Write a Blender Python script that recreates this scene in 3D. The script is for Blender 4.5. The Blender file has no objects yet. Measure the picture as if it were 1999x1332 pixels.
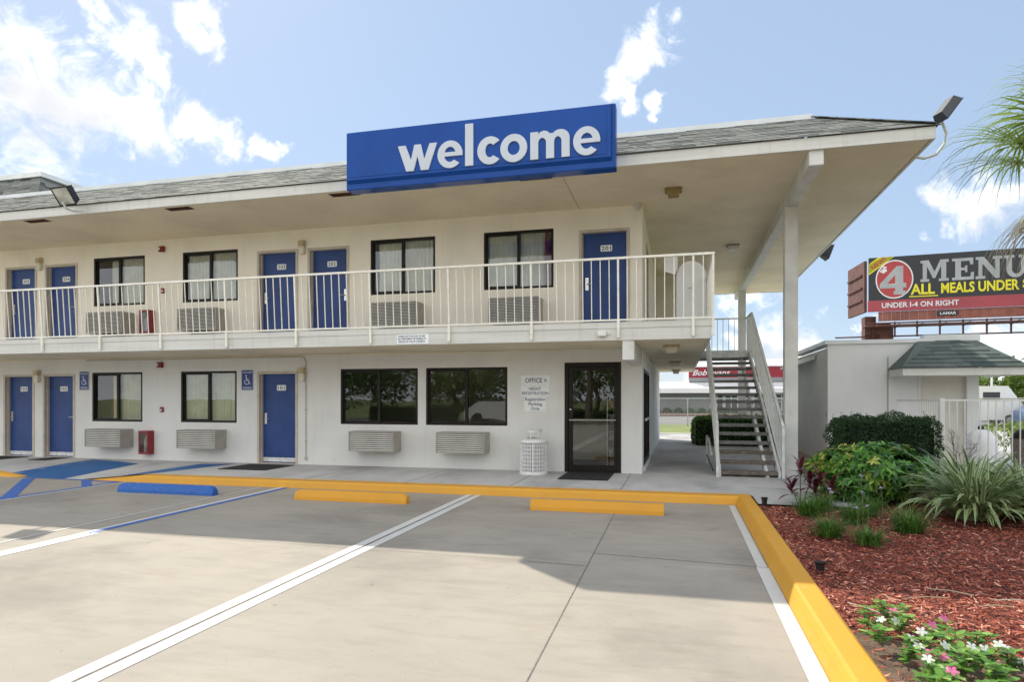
import bpy, bmesh, math, random
from mathutils import Vector, Matrix, noise
R = math.radians
random.seed(7)
scene = bpy.context.scene
col = scene.collection

# ---------------------------------------------------------------- camera
cam = bpy.data.cameras.new('camera')
cam.lens = 22.843; cam.sensor_width = 36; cam.shift_y = 0.0569
cam.clip_start = 0.05; cam.clip_end = 3000
camo = bpy.data.objects.new('camera', cam); col.objects.link(camo)
camo.location = (0, 0, 1.444); camo.rotation_euler = (math.pi/2, 0, 0.2517)
scene.camera = camo
scene.view_settings.view_transform = 'Standard'; scene.view_settings.look = 'None'
scene.view_settings.exposure = 1.32; scene.view_settings.gamma = 1

# ---------------------------------------------------------------- sun and sky
SUN_DIR = Vector((-0.77, 0.753, 1.0)).normalized()      # towards the sun
el = math.asin(SUN_DIR.z); az = math.atan2(SUN_DIR.x, SUN_DIR.y)
sd = bpy.data.lights.new('sun', 'SUN'); sd.energy = 2.15; sd.angle = R(0.5); sd.color = (1.0, 0.93, 0.80)
so = bpy.data.objects.new('sun', sd); col.objects.link(so)
so.rotation_euler = SUN_DIR.to_track_quat('Z', 'Y').to_euler(); so.location = (-20, 30, 40)

world = bpy.data.worlds.new('World'); scene.world = world; world.use_nodes = True
nt = world.node_tree; nt.nodes.clear()
def N(tree, t, **kw):
    n = tree.nodes.new(t)
    for k, v in kw.items():
        if k.startswith('i_'): n.inputs[k[2:]].default_value = v
        elif k[0] == 'i' and k[1:].isdigit(): n.inputs[int(k[1:])].default_value = v
        else: setattr(n, k, v)
    return n
L = nt.links
sky = N(nt, 'ShaderNodeTexSky', sky_type='NISHITA', sun_disc=False, sun_elevation=el, sun_rotation=az,
        air_density=1.0, dust_density=0.35, ozone_density=1.0, altitude=10)
tc = N(nt, 'ShaderNodeTexCoord')
BL = [ # direction, angular radius : where the clouds stand in the sky
 ((-0.731,0.600,0.345),.125),((-0.690,0.630,0.350),.12),((-0.655,0.664,0.352),.095),((-0.705,0.600,0.395),.075),
 ((-0.625,0.690,0.335),.06),((-0.600,0.705,0.360),.055),((-0.585,0.725,0.335),.04),
 ((-0.646,0.630,0.432),.055),((-0.635,0.645,0.410),.045),((-0.66,0.61,0.45),.035),
 ((-0.551,0.76,0.344),.032),((-0.530,0.772,0.352),.022),((-0.576,0.667,0.472),.045),((-0.573,0.68,0.450),.028),
 ((-0.030,0.877,0.480),.050),((-0.060,0.885,0.462),.048),((-0.085,0.894,0.440),.04),((0.0,0.865,0.49),.03),
 ((-0.060,0.905,0.415),.036),((-0.075,0.915,0.395),.03),((-0.018,0.919,0.395),.028),((-0.02,0.93,0.372),.02),
 ((0.347,0.907,0.237),.06),((0.375,0.895,0.25),.06),((0.330,0.918,0.225),.035),
 ((0.123,0.987,0.102),.055),((0.10,0.99,0.085),.05),((0.075,0.99,0.12),.03),((0.175,0.98,0.085),.05),((0.16,0.984,0.06),.06),
 ((0.394,0.917,0.062),.09),((0.44,0.895,0.07),.09),((0.25,0.965,0.115),.016),((0.09,0.98,0.15),.03),
 ((0.05,0.995,0.03),.07),((-0.2,0.97,0.02),.1),
]
def warp(src, scale, amt, det):
    n = N(nt, 'ShaderNodeTexNoise'); n.inputs['Scale'].default_value = scale; n.inputs['Detail'].default_value = det; n.inputs['Roughness'].default_value = .6; L.new(tc.outputs['Generated'], n.inputs['Vector'])
    m = N(nt, 'ShaderNodeVectorMath', operation='MULTIPLY_ADD'); L.new(n.outputs['Color'], m.inputs[0]); m.inputs[1].default_value = (amt,)*3; m.inputs[2].default_value = (-amt/2,)*3
    a = N(nt, 'ShaderNodeVectorMath', operation='ADD'); L.new(src, a.inputs[0]); L.new(m.outputs[0], a.inputs[1]); return a.outputs[0]
WV = warp(warp(tc.outputs['Generated'], 7, .11, 3), 24, .075, 7)
mask = None
for c, r in BL:
    d = N(nt, 'ShaderNodeVectorMath', operation='DISTANCE'); L.new(WV, d.inputs[0])
    d.inputs[1].default_value = Vector(c).normalized()
    mr = N(nt, 'ShaderNodeMapRange', interpolation_type='LINEAR'); L.new(d.outputs['Value'], mr.inputs[0])
    mr.inputs[1].default_value = r*1.06; mr.inputs[2].default_value = r*0.10; mr.inputs[3].default_value = 0; mr.inputs[4].default_value = .86
    if mask is None: mask = mr.outputs[0]
    else:
        mx = N(nt, 'ShaderNodeMath', operation='MAXIMUM'); L.new(mask, mx.inputs[0]); L.new(mr.outputs[0], mx.inputs[1]); mask = mx.outputs[0]
# the sky behind the photographer, mirrored by the windows: scattered cumulus
sep = N(nt, 'ShaderNodeSeparateXYZ'); L.new(tc.outputs['Generated'], sep.inputs[0])
bk = N(nt, 'ShaderNodeMapRange'); L.new(sep.outputs['Y'], bk.inputs[0])
bk.inputs[1].default_value = 0.1; bk.inputs[2].default_value = -0.4; bk.inputs[3].default_value = 0; bk.inputs[4].default_value = 0.95
nb = N(nt, 'ShaderNodeTexNoise'); nb.inputs['Scale'].default_value = 3.1; nb.inputs['Detail'].default_value = 2; L.new(tc.outputs['Generated'], nb.inputs['Vector'])
bm_ = N(nt, 'ShaderNodeMath', operation='MULTIPLY'); L.new(bk.outputs[0], bm_.inputs[0])
nbr = N(nt, 'ShaderNodeMapRange'); L.new(nb.outputs['Fac'], nbr.inputs[0]); nbr.inputs[1].default_value=.35; nbr.inputs[2].default_value=.6; nbr.inputs[4].default_value=1.3
L.new(nbr.outputs[0], bm_.inputs[1])
mx = N(nt, 'ShaderNodeMath', operation='MAXIMUM'); L.new(mask, mx.inputs[0]); L.new(bm_.outputs[0], mx.inputs[1]); mask = mx.outputs[0]
n1 = N(nt, 'ShaderNodeTexNoise'); n1.inputs['Scale'].default_value = 16; n1.inputs['Detail'].default_value = 12; n1.inputs['Roughness'].default_value = .66
n1.inputs['Distortion'].default_value = .9
L.new(tc.outputs['Generated'], n1.inputs['Vector'])
a1 = N(nt, 'ShaderNodeMath', operation='MULTIPLY_ADD'); L.new(n1.outputs['Fac'], a1.inputs[0]); a1.inputs[1].default_value = 1.7; a1.inputs[2].default_value = -0.84
a2 = N(nt, 'ShaderNodeMath', operation='ADD'); L.new(a1.outputs[0], a2.inputs[0]); L.new(mask, a2.inputs[1])
dens = N(nt, 'ShaderNodeMapRange', interpolation_type='SMOOTHSTEP'); L.new(a2.outputs[0], dens.inputs[0])
dens.inputs[1].default_value = .30; dens.inputs[2].default_value = .92
edge = N(nt, 'ShaderNodeMath', operation='MINIMUM'); L.new(dens.outputs[0], edge.inputs[0])
mg = N(nt, 'ShaderNodeMapRange'); L.new(mask, mg.inputs[0]); mg.inputs[1].default_value = 0.0; mg.inputs[2].default_value = .22; L.new(mg.outputs[0], edge.inputs[1])
# grey bellies where the cloud is thick
n2 = N(nt, 'ShaderNodeTexNoise'); n2.inputs['Scale'].default_value = 5.5; n2.inputs['Detail'].default_value = 4; L.new(tc.outputs['Generated'], n2.inputs['Vector'])
trv = None
for c, r in (((-.724,.600,.333),.075),((-.70,.625,.335),.07),((-.745,.575,.34),.07),((-.64,.69,.315),.03),((.37,.90,.215),.05),((.13,.985,.075),.04)):
    d = N(nt, 'ShaderNodeVectorMath', operation='DISTANCE'); L.new(WV, d.inputs[0]); d.inputs[1].default_value = Vector(c).normalized()
    mr = N(nt, 'ShaderNodeMapRange', interpolation_type='SMOOTHSTEP'); L.new(d.outputs['Value'], mr.inputs[0]); mr.inputs[1].default_value = r*1.2; mr.inputs[2].default_value = 0; mr.inputs[3].default_value = 0; mr.inputs[4].default_value = .75
    if trv is None: trv = mr.outputs[0]
    else:
        mx = N(nt, 'ShaderNodeMath', operation='MAXIMUM'); L.new(trv, mx.inputs[0]); L.new(mr.outputs[0], mx.inputs[1]); trv = mx.outputs[0]
cc = N(nt, 'ShaderNodeMix', data_type='RGBA'); nv = N(nt, 'ShaderNodeTexNoise'); nv.inputs['Scale'].default_value = 9; nv.inputs['Detail'].default_value = 8; nv.inputs['Distortion'].default_value = .6; L.new(tc.outputs['Generated'], nv.inputs['Vector'])
nr = N(nt, 'ShaderNodeMapRange', interpolation_type='SMOOTHSTEP'); L.new(nv.outputs['Fac'], nr.inputs[0]); nr.inputs[1].default_value = .48; nr.inputs[2].default_value = .72; nr.inputs[4].default_value = .5
ts = N(nt, 'ShaderNodeMath', operation='MAXIMUM'); L.new(trv, ts.inputs[0]); L.new(nr.outputs[0], ts.inputs[1])
L.new(ts.outputs[0], cc.inputs['Factor'])
CLOUD = 4.6
cc.inputs['A'].default_value = (CLOUD, CLOUD, CLOUD*1.01, 1); cc.inputs['B'].default_value = (CLOUD*.50, CLOUD*.52, CLOUD*.56, 1)
# pale summer haze over the blue
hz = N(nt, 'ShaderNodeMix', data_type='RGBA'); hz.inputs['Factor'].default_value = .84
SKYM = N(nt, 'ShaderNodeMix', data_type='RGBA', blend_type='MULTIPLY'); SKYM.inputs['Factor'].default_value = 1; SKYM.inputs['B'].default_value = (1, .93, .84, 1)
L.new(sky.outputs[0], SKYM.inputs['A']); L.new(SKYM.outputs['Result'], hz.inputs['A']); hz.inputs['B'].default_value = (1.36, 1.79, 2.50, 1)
# bright haze added to the opposite half of the sky, filling the shaded front
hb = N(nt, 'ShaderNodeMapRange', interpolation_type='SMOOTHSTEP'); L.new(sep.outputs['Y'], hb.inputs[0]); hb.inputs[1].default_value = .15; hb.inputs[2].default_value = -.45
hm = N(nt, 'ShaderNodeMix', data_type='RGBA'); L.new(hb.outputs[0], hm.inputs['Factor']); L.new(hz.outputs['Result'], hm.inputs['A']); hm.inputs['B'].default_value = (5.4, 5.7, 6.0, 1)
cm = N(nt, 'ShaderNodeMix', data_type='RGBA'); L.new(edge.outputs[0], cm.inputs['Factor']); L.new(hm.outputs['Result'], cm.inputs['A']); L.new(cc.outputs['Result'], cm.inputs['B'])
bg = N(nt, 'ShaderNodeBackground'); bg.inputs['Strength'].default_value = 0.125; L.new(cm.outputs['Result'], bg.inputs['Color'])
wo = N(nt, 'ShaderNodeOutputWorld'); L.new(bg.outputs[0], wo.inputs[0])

# ---------------------------------------------------------------- materials
MATS = {}
def principled(name, color, rough=.6, metal=0, spec=.5, coat=0):
    m = bpy.data.materials.new(name); m.use_nodes = True
    b = m.node_tree.nodes['Principled BSDF']
    b.inputs['Base Color'].default_value = (*color, 1); b.inputs['Roughness'].default_value = rough
    b.inputs['Metallic'].default_value = metal; b.inputs['Specular IOR Level'].default_value = spec
    b.inputs['Coat Weight'].default_value = coat
    MATS[name] = m
    return m, m.node_tree, b
def mat(name, color, rough=.6, var=.12, scale=6., bump=0., bscale=60., metal=0, spec=.5, color2=None, stretch=(1,1,1), coat=0, detail=6):
    """base colour broken up by two octaves of object-space noise, optional fine bump"""
    m, t, b = principled(name, color, rough, metal, spec, coat)
    tcn = N(t, 'ShaderNodeTexCoord'); mp = N(t, 'ShaderNodeMapping'); mp.inputs['Scale'].default_value = stretch
    t.links.new(tcn.outputs['Object'], mp.inputs[0])
    no = N(t, 'ShaderNodeTexNoise'); no.inputs['Scale'].default_value = scale; no.inputs['Detail'].default_value = detail
    t.links.new(mp.outputs[0], no.inputs['Vector'])
    mx = N(t, 'ShaderNodeMix', data_type='RGBA')
    c2 = color2 or tuple(c*(1-var*2) for c in color)
    mx.inputs['A'].default_value = (*[min(1, c*(1+var*.6)) for c in color], 1) if not color2 else (*color, 1)
    mx.inputs['B'].default_value = (*c2, 1)
    r = N(t, 'ShaderNodeMapRange', interpolation_type='SMOOTHSTEP'); r.inputs[1].default_value = .35; r.inputs[2].default_value = .7
    t.links.new(no.outputs['Fac'], r.inputs[0]); t.links.new(r.outputs[0], mx.inputs['Factor']); t.links.new(mx.outputs['Result'], b.inputs['Base Color'])
    if bump:
        n2 = N(t, 'ShaderNodeTexNoise'); n2.inputs['Scale'].default_value = bscale; n2.inputs['Detail'].default_value = 4
        t.links.new(mp.outputs[0], n2.inputs['Vector'])
        bp = N(t, 'ShaderNodeBump'); bp.inputs['Strength'].default_value = bump; bp.inputs['Distance'].default_value = .01
        t.links.new(n2.outputs['Fac'], bp.inputs['Height']); t.links.new(bp.outputs[0], b.inputs['Normal'])
    return m
def leafmat(name, c1, c2, c3=None, rough=.45, trans=.25):
    m, t, b = principled(name, c1, rough)
    g = N(t, 'ShaderNodeNewGeometry'); ramp = N(t, 'ShaderNodeValToRGB')
    ramp.color_ramp.elements[0].color = (*c1, 1); ramp.color_ramp.elements[1].color = (*c2, 1)
    if c3: e = ramp.color_ramp.elements.new(.8); e.color = (*c2, 1); ramp.color_ramp.elements[2].color = (*c3, 1)
    t.links.new(g.outputs['Random Per Island'], ramp.inputs[0]); t.links.new(ramp.outputs[0], b.inputs['Base Color'])
    tr = N(t, 'ShaderNodeBsdfTranslucent'); t.links.new(ramp.outputs[0], tr.inputs[0])
    ms = N(t, 'ShaderNodeMixShader'); ms.inputs[0].default_value = trans
    out = t.nodes['Material Output']
    t.links.new(b.outputs[0], ms.inputs[1]); t.links.new(tr.outputs[0], ms.inputs[2]); t.links.new(ms.outputs[0], out.inputs[0])
    return m
def glassmat(name, tint=(.75,.8,.78), ior=1.7, trans=1.):
    m = bpy.data.materials.new(name); m.use_nodes = True; t = m.node_tree; t.nodes.clear()
    tb = N(t, 'ShaderNodeBsdfTransparent'); tb.inputs[0].default_value = (*tint, 1)
    gl = N(t, 'ShaderNodeBsdfGlossy'); gl.inputs['Roughness'].default_value = .008; gl.inputs[0].default_value = (.95,.97,1,1)
    no = N(t, 'ShaderNodeTexNoise'); no.inputs['Scale'].default_value = 1.4; no.inputs['Detail'].default_value = 1
    tcn = N(t, 'ShaderNodeTexCoord'); t.links.new(tcn.outputs['Object'], no.inputs['Vector'])
    bp = N(t, 'ShaderNodeBump'); bp.inputs['Strength'].default_value = .08; bp.inputs['Distance'].default_value = .02
    t.links.new(no.outputs['Fac'], bp.inputs['Height']); t.links.new(bp.outputs[0], gl.inputs['Normal'])
    fr = N(t, 'ShaderNodeFresnel'); fr.inputs[0].default_value = ior
    ms = N(t, 'ShaderNodeMixShader'); o = N(t, 'ShaderNodeOutputMaterial')
    t.links.new(fr.outputs[0], ms.inputs[0]); t.links.new(tb.outputs[0], ms.inputs[1]); t.links.new(gl.outputs[0], ms.inputs[2]); t.links.new(ms.outputs[0], o.inputs[0])
    MATS[name] = m; return m

def concrete(name, c1, c2, c3, streak=(1,1,1), bump=.25):
    m, t, b = principled(name, c1, .85, spec=.3)
    tcn = N(t, 'ShaderNodeTexCoord'); mp = N(t, 'ShaderNodeMapping'); mp.inputs['Scale'].default_value = streak
    t.links.new(tcn.outputs['Object'], mp.inputs[0])
    def nz(s, d, rg, src=mp):
        n = N(t, 'ShaderNodeTexNoise'); n.inputs['Scale'].default_value = s; n.inputs['Detail'].default_value = d; n.inputs['Roughness'].default_value = .6
        t.links.new(src.outputs[0], n.inputs['Vector'])
        r = N(t, 'ShaderNodeMapRange', interpolation_type='SMOOTHSTEP'); r.inputs[1].default_value = rg[0]; r.inputs[2].default_value = rg[1]
        t.links.new(n.outputs['Fac'], r.inputs[0]); return r.outputs[0]
    m1 = N(t, 'ShaderNodeMix', data_type='RGBA'); m1.inputs['A'].default_value = (*c1,1); m1.inputs['B'].default_value = (*c2,1)
    t.links.new(nz(.7, 8, (.35,.7)), m1.inputs['Factor'])
    m2 = N(t, 'ShaderNodeMix', data_type='RGBA'); m2.inputs['B'].default_value = (*c3,1); t.links.new(m1.outputs['Result'], m2.inputs['A'])
    f = N(t, 'ShaderNodeMath', operation='MULTIPLY'); f.inputs[1].default_value = .62; t.links.new(nz(.42, 12, (.47,.66)), f.inputs[0]); t.links.new(f.outputs[0], m2.inputs['Factor'])
    m3 = N(t, 'ShaderNodeMix', data_type='RGBA', blend_type='MULTIPLY'); t.links.new(m2.outputs['Result'], m3.inputs['A']); m3.inputs['B'].default_value = (.78,.77,.75,1)
    f3 = N(t, 'ShaderNodeMath', operation='MULTIPLY'); f3.inputs[1].default_value = .6; t.links.new(nz(85, 3, (.5,.75), tcn_obj(tcn)), f3.inputs[0]); t.links.new(f3.outputs[0], m3.inputs['Factor'])
    # trowel marks, drips and small dark spots
    w1 = N(t, 'ShaderNodeMapping'); w1.inputs['Scale'].default_value = (.9,3.2,1); w1.inputs['Rotation'].default_value = (0,0,.5); t.links.new(tcn.outputs['Object'], w1.inputs[0])
    m4 = N(t, 'ShaderNodeMix', data_type='RGBA', blend_type='MULTIPLY'); t.links.new(m3.outputs['Result'], m4.inputs['A']); m4.inputs['B'].default_value = (.84,.83,.81,1)
    f4 = N(t, 'ShaderNodeMath', operation='MULTIPLY'); f4.inputs[1].default_value = .55; t.links.new(nz(2.2, 12, (.44,.68), w1), f4.inputs[0]); t.links.new(f4.outputs[0], m4.inputs['Factor'])
    m5 = N(t, 'ShaderNodeMix', data_type='RGBA', blend_type='MULTIPLY'); t.links.new(m4.outputs['Result'], m5.inputs['A']); m5.inputs['B'].default_value = (.52,.49,.46,1)
    f5 = N(t, 'ShaderNodeMath', operation='MULTIPLY'); f5.inputs[1].default_value = .8; t.links.new(nz(3.4, 5, (.68,.76), tcn_obj(tcn)), f5.inputs[0]); t.links.new(f5.outputs[0], m5.inputs['Factor'])
    m6 = N(t, 'ShaderNodeMix', data_type='RGBA', blend_type='MULTIPLY'); t.links.new(m5.outputs['Result'], m6.inputs['A']); m6.inputs['B'].default_value = (.6,.57,.54,1)
    f6 = N(t, 'ShaderNodeMath', operation='MULTIPLY'); f6.inputs[1].default_value = .7; t.links.new(nz(26, 2, (.72,.78), tcn_obj(tcn)), f6.inputs[0]); t.links.new(f6.outputs[0], m6.inputs['Factor'])
    t.links.new(m6.outputs['Result'], b.inputs['Base Color'])
    n2 = N(t, 'ShaderNodeTexNoise'); n2.inputs['Scale'].default_value = 140; n2.inputs['Detail'].default_value = 5; t.links.new(tcn.outputs['Object'], n2.inputs['Vector'])
    bp = N(t, 'ShaderNodeBump'); bp.inputs['Strength'].default_value = bump; bp.inputs['Distance'].default_value = .004
    t.links.new(n2.outputs['Fac'], bp.inputs['Height']); t.links.new(bp.outputs[0], b.inputs['Normal'])
    return m
class tcn_obj:
    def __init__(s, n): s.outputs = [n.outputs['Object']]

def worn_paint(name, color, under, amount=.5, scale=22., rough=.6):
    m, t, b = principled(name, color, rough)
    tcn = N(t, 'ShaderNodeTexCoord')
    no = N(t, 'ShaderNodeTexNoise'); no.inputs['Scale'].default_value = scale; no.inputs['Detail'].default_value = 9; no.inputs['Roughness'].default_value = .7
    t.links.new(tcn.outputs['Object'], no.inputs['Vector'])
    r = N(t, 'ShaderNodeMapRange', interpolation_type='SMOOTHSTEP'); r.inputs[1].default_value = .57; r.inputs[2].default_value = .70; r.inputs[4].default_value = amount
    n2 = N(t, 'ShaderNodeTexNoise'); n2.inputs['Scale'].default_value = 2.5; n2.inputs['Detail'].default_value = 5; t.links.new(tcn.outputs['Object'], n2.inputs['Vector'])
    t.links.new(no.outputs['Fac'], r.inputs[0])
    v = N(t, 'ShaderNodeMix', data_type='RGBA'); v.inputs['A'].default_value = (*color,1); v.inputs['B'].default_value = (*[c*.8 for c in color],1); t.links.new(n2.outputs['Fac'], v.inputs['Factor'])
    mx = N(t, 'ShaderNodeMix', data_type='RGBA'); t.links.new(v.outputs['Result'], mx.inputs['A']); mx.inputs['B'].default_value = (*under, 1)
    t.links.new(r.outputs[0], mx.inputs['Factor']); t.links.new(mx.outputs['Result'], b.inputs['Base Color'])
    bp = N(t, 'ShaderNodeBump'); bp.inputs['Strength'].default_value = .2; bp.inputs['Distance'].default_value = .004
    t.links.new(no.outputs['Fac'], bp.inputs['Height']); t.links.new(bp.outputs[0], b.inputs['Normal'])
    return m

def streaks(m, amt, dirt=.10):
    t = m.node_tree; b = t.nodes['Principled BSDF']; src = b.inputs['Base Color'].links[0].from_socket
    tcn = N(t, 'ShaderNodeTexCoord'); mp = N(t, 'ShaderNodeMapping'); mp.inputs['Scale'].default_value = (5,5,.35); t.links.new(tcn.outputs['Object'], mp.inputs[0])
    n = N(t, 'ShaderNodeTexNoise'); n.inputs['Scale'].default_value = 1.6; n.inputs['Detail'].default_value = 7; n.inputs['Roughness'].default_value = .65; t.links.new(mp.outputs[0], n.inputs['Vector'])
    r = N(t, 'ShaderNodeMapRange', interpolation_type='SMOOTHSTEP'); r.inputs[1].default_value = .5; r.inputs[2].default_value = .72; r.inputs[4].default_value = amt; t.links.new(n.outputs['Fac'], r.inputs[0])
    x = N(t, 'ShaderNodeMix', data_type='RGBA', blend_type='MULTIPLY'); t.links.new(r.outputs[0], x.inputs['Factor']); t.links.new(src, x.inputs['A']); x.inputs['B'].default_value = (.72,.69,.62,1)
    n2 = N(t, 'ShaderNodeTexNoise'); n2.inputs['Scale'].default_value = 2.3; n2.inputs['Detail'].default_value = 10; n2.inputs['Roughness'].default_value = .7; t.links.new(tcn.outputs['Object'], n2.inputs['Vector'])
    r2 = N(t, 'ShaderNodeMapRange', interpolation_type='SMOOTHSTEP'); r2.inputs[1].default_value = .62; r2.inputs[2].default_value = .74; r2.inputs[4].default_value = dirt*3; t.links.new(n2.outputs['Fac'], r2.inputs[0])
    y = N(t, 'ShaderNodeMix', data_type='RGBA', blend_type='MULTIPLY'); t.links.new(r2.outputs[0], y.inputs['Factor']); t.links.new(x.outputs['Result'], y.inputs['A']); y.inputs['B'].default_value = (.74,.72,.68,1)
    t.links.new(y.outputs['Result'], b.inputs['Base Color'])
M = {}
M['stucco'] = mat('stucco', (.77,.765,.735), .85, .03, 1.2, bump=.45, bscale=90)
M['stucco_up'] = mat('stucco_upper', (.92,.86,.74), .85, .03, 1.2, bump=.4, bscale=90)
M['soffit'] = mat('soffit_paint', (.85,.755,.575), .85, .05, .8, bump=.3, bscale=120)
M['white'] = mat('white_trim_paint', (.68,.68,.645), .5, .06, 3., bump=.1, bscale=30)
M['fascia'] = mat('fascia_paint', (.66,.655,.615), .5, .04, 2.5, bump=.25, bscale=25, stretch=(.3,1,4))
M['rail'] = mat('rail_paint', (.85,.82,.73), .4, .05, 12., bump=.1, bscale=60)
M['coping'] = mat('coping_metal', (.74,.76,.76), .35, .05, 2.)
M['blue'] = mat('door_blue', (.030,.070,.235), .4, .08, 2.5, spec=.3)
M['jamb'] = mat('door_frame_tan', (.56,.50,.42), .5, .06, 5.)
M['kick'] = mat('kick_plate', (.72,.73,.73), .4, .1, 10.)
M['steel'] = mat('brushed_steel', (.72,.71,.68), .28, .08, 30., metal=.9)
M['bronze'] = mat('bronze_frame', (.016,.012,.009), .45, .1, 10., spec=.25)
M['black'] = mat('black_plastic', (.012,.012,.013), .5, .1, 10.)
M['rubber'] = mat('black_rubber', (.02,.018,.017), .9, .2, 60., bump=.8, bscale=200)
M['curtain'] = mat('curtain_cloth', (.85,.83,.68), .9, .05, 4.)
M['curtain_red'] = mat('curtain_burgundy', (.28,.03,.05), .9, .1, 4.)
M['room'] = mat('room_paint', (.55,.52,.42), .9, .05, 1.)
M['roomfloor'] = mat('room_carpet', (.12,.09,.07), .95, .1, 20.)
M['signblue'] = mat('sign_blue', (.006,.066,.32), .22, .05, 1.5, spec=.22, bump=.25, bscale=1.6)
M['signwhite'] = mat('sign_white', (.56,.61,.68), .4, .02, 3.)
M['acgrey'] = mat('ac_casing', (.40,.375,.33), .5, .06, 4.)
M['aclight'] = mat('ac_louvre', (.62,.60,.55), .45, .05, 4.)
M['acdark'] = mat('ac_recess', (.05,.048,.045), .7, .1, 4.)
M['red'] = mat('alarm_red', (.25,.014,.018), .4, .05, 4.)
M['glass'] = glassmat('window_glass', (.92,.95,.92), 1.85)
M['glass2'] = glassmat('upper_window_glass', (.92,.95,.95), 1.9)
M['lens'] = mat('lamp_lens', (.72,.68,.55), .3, .05, 10.)
M['tanlamp'] = mat('lamp_tan', (.55,.44,.26), .45, .1, 8.)
M['amber'] = mat('lamp_amber', (.33,.23,.08), .4, .15, 14.)
M['rust'] = mat('vent_rust', (.10,.035,.02), .8, .3, 20.)
M['hblue'] = mat('sign_navy', (.012,.035,.22), .4, .05, 8.)
M['ink'] = mat('sign_ink', (.03,.045,.11), .6, .05, 20.)
M['paper'] = mat('sign_face', (.88,.90,.90), .5, .03, 10.)
M['yellow'] = worn_paint('kerb_yellow', (.74,.36,.028), (.42,.36,.27), .65, 20.)
M['yellow2'] = worn_paint('bumper_yellow', (.74,.345,.022), (.50,.36,.16), .5, 16.)
M['bumpblue'] = worn_paint('bumper_blue', (.018,.12,.44), (.45,.55,.68), .6, 30.)
M['linewhite'] = worn_paint('line_white', (.69,.675,.63), (.44,.40,.34), .8, 30.)
M['lineblue'] = worn_paint('line_blue', (.045,.14,.46), (.42,.41,.40), .7, 26.)
M['linepale'] = worn_paint('line_pale', (.62,.66,.72), (.50,.46,.41), .9, 26.)
M['rampblue'] = worn_paint('ramp_blue', (.02,.12,.33), (.25,.27,.3), .5, 16.)
M['lot'] = concrete('lot_concrete', (.385,.342,.285), (.335,.30,.252), (.225,.202,.175), (1,1,1))
M['walk'] = concrete('walk_concrete', (.54,.53,.51), (.44,.43,.42), (.27,.255,.27), (1.6,.6,1))
M['joint'] = mat('joint_dark', (.17,.155,.14), .9, .2, 20.)
M['stain'] = mat('patch_concrete', (.22,.21,.195), .9, .15, 8.)
M['wood'] = mat('tread_brown', (.13,.095,.07), .9, .25, 14., bump=.6, bscale=60, color2=(.24,.21,.18), stretch=(.6,3,3))
M['treadgrey'] = mat('tread_grey', (.20,.195,.18), .8, .15, 8., bump=.3, bscale=60)
M['stairgrey'] = mat('stair_paint', (.76,.77,.73), .55, .08, 8., bump=.1)
M['util'] = mat('utility_stucco', (.76,.76,.745), .85, .03, 1., bump=.35, bscale=80)
M['utildoor'] = mat('utility_door', (.70,.67,.58), .6, .04, 3.)
M['brown'] = mat('billboard_steel', (.12,.045,.035), .7, .15, 1.5)
M['apron'] = mat('billboard_apron', (.30,.10,.07), .7, .12, 1.5)
M['bbdark'] = mat('billboard_charcoal', (.022,.024,.03), .5, .05, 1.)
M['bbred'] = mat('billboard_red', (.42,.045,.05), .5, .05, 1.)
M['bbpink'] = mat('billboard_rose', (.36,.055,.07), .5, .05, 1.)
M['bbyel'] = mat('billboard_yellow', (.75,.66,.03), .5, .05, 1.)
M['bbwhite'] = mat('billboard_white', (.72,.74,.76), .5, .03, 1.)
M['maroon'] = mat('awning_maroon', (.28,.02,.035), .6, .05, .5)
M['metalroof'] = mat('white_metal_roof', (.78,.78,.76), .4, .04, .5)
M['greysiding'] = mat('grey_siding', (.27,.27,.28), .8, .05, .6)
M['galv'] = mat('galvanised', (.45,.46,.46), .4, .1, 10., metal=.5)
M['asphalt'] = mat('asphalt', (.22,.21,.20), .9, .1, .5, bump=.3)
M['grass'] = mat('grass_ground', (.15,.21,.05), .95, .2, 1.2, color2=(.24,.25,.10), bump=.6, bscale=30)
M['bark'] = mat('bark', (.16,.12,.09), .9, .2, 6., bump=.8, bscale=25, stretch=(1,1,.3))
M['mulchbase'] = mat('mulch_soil', (.15,.045,.030), .95, .2, 14., bump=1., bscale=50)
M['dirt'] = mat('bare_soil', (.17,.115,.075), .95, .2, 9., bump=1., bscale=60, color2=(.10,.065,.045))
M['roofflat'] = mat('flat_roofing', (.5,.5,.5), .9, .05, 1.)
M['shade'] = mat('white_plastic', (.80,.80,.78), .4, .02, 3.)
M['carwhite'] = mat('car_white', (.75,.74,.72), .3, .02, 1., coat=.5)
M['carblue'] = mat('car_blue', (.06,.20,.45), .3, .02, 1., coat=.5)
M['carglass'] = mat('car_glass', (.03,.035,.04), .1, .1, 3.)
M['orange'] = mat('paver_pink', (.40,.27,.23), .9, .1, 6.)
for k_, a_ in (('stucco',.17),('stucco_up',.16),('soffit',.25),('fascia',.4),('white',.25),('util',.14),('stairgrey',.4),('blue',.25)): streaks(M[k_], a_)
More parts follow.
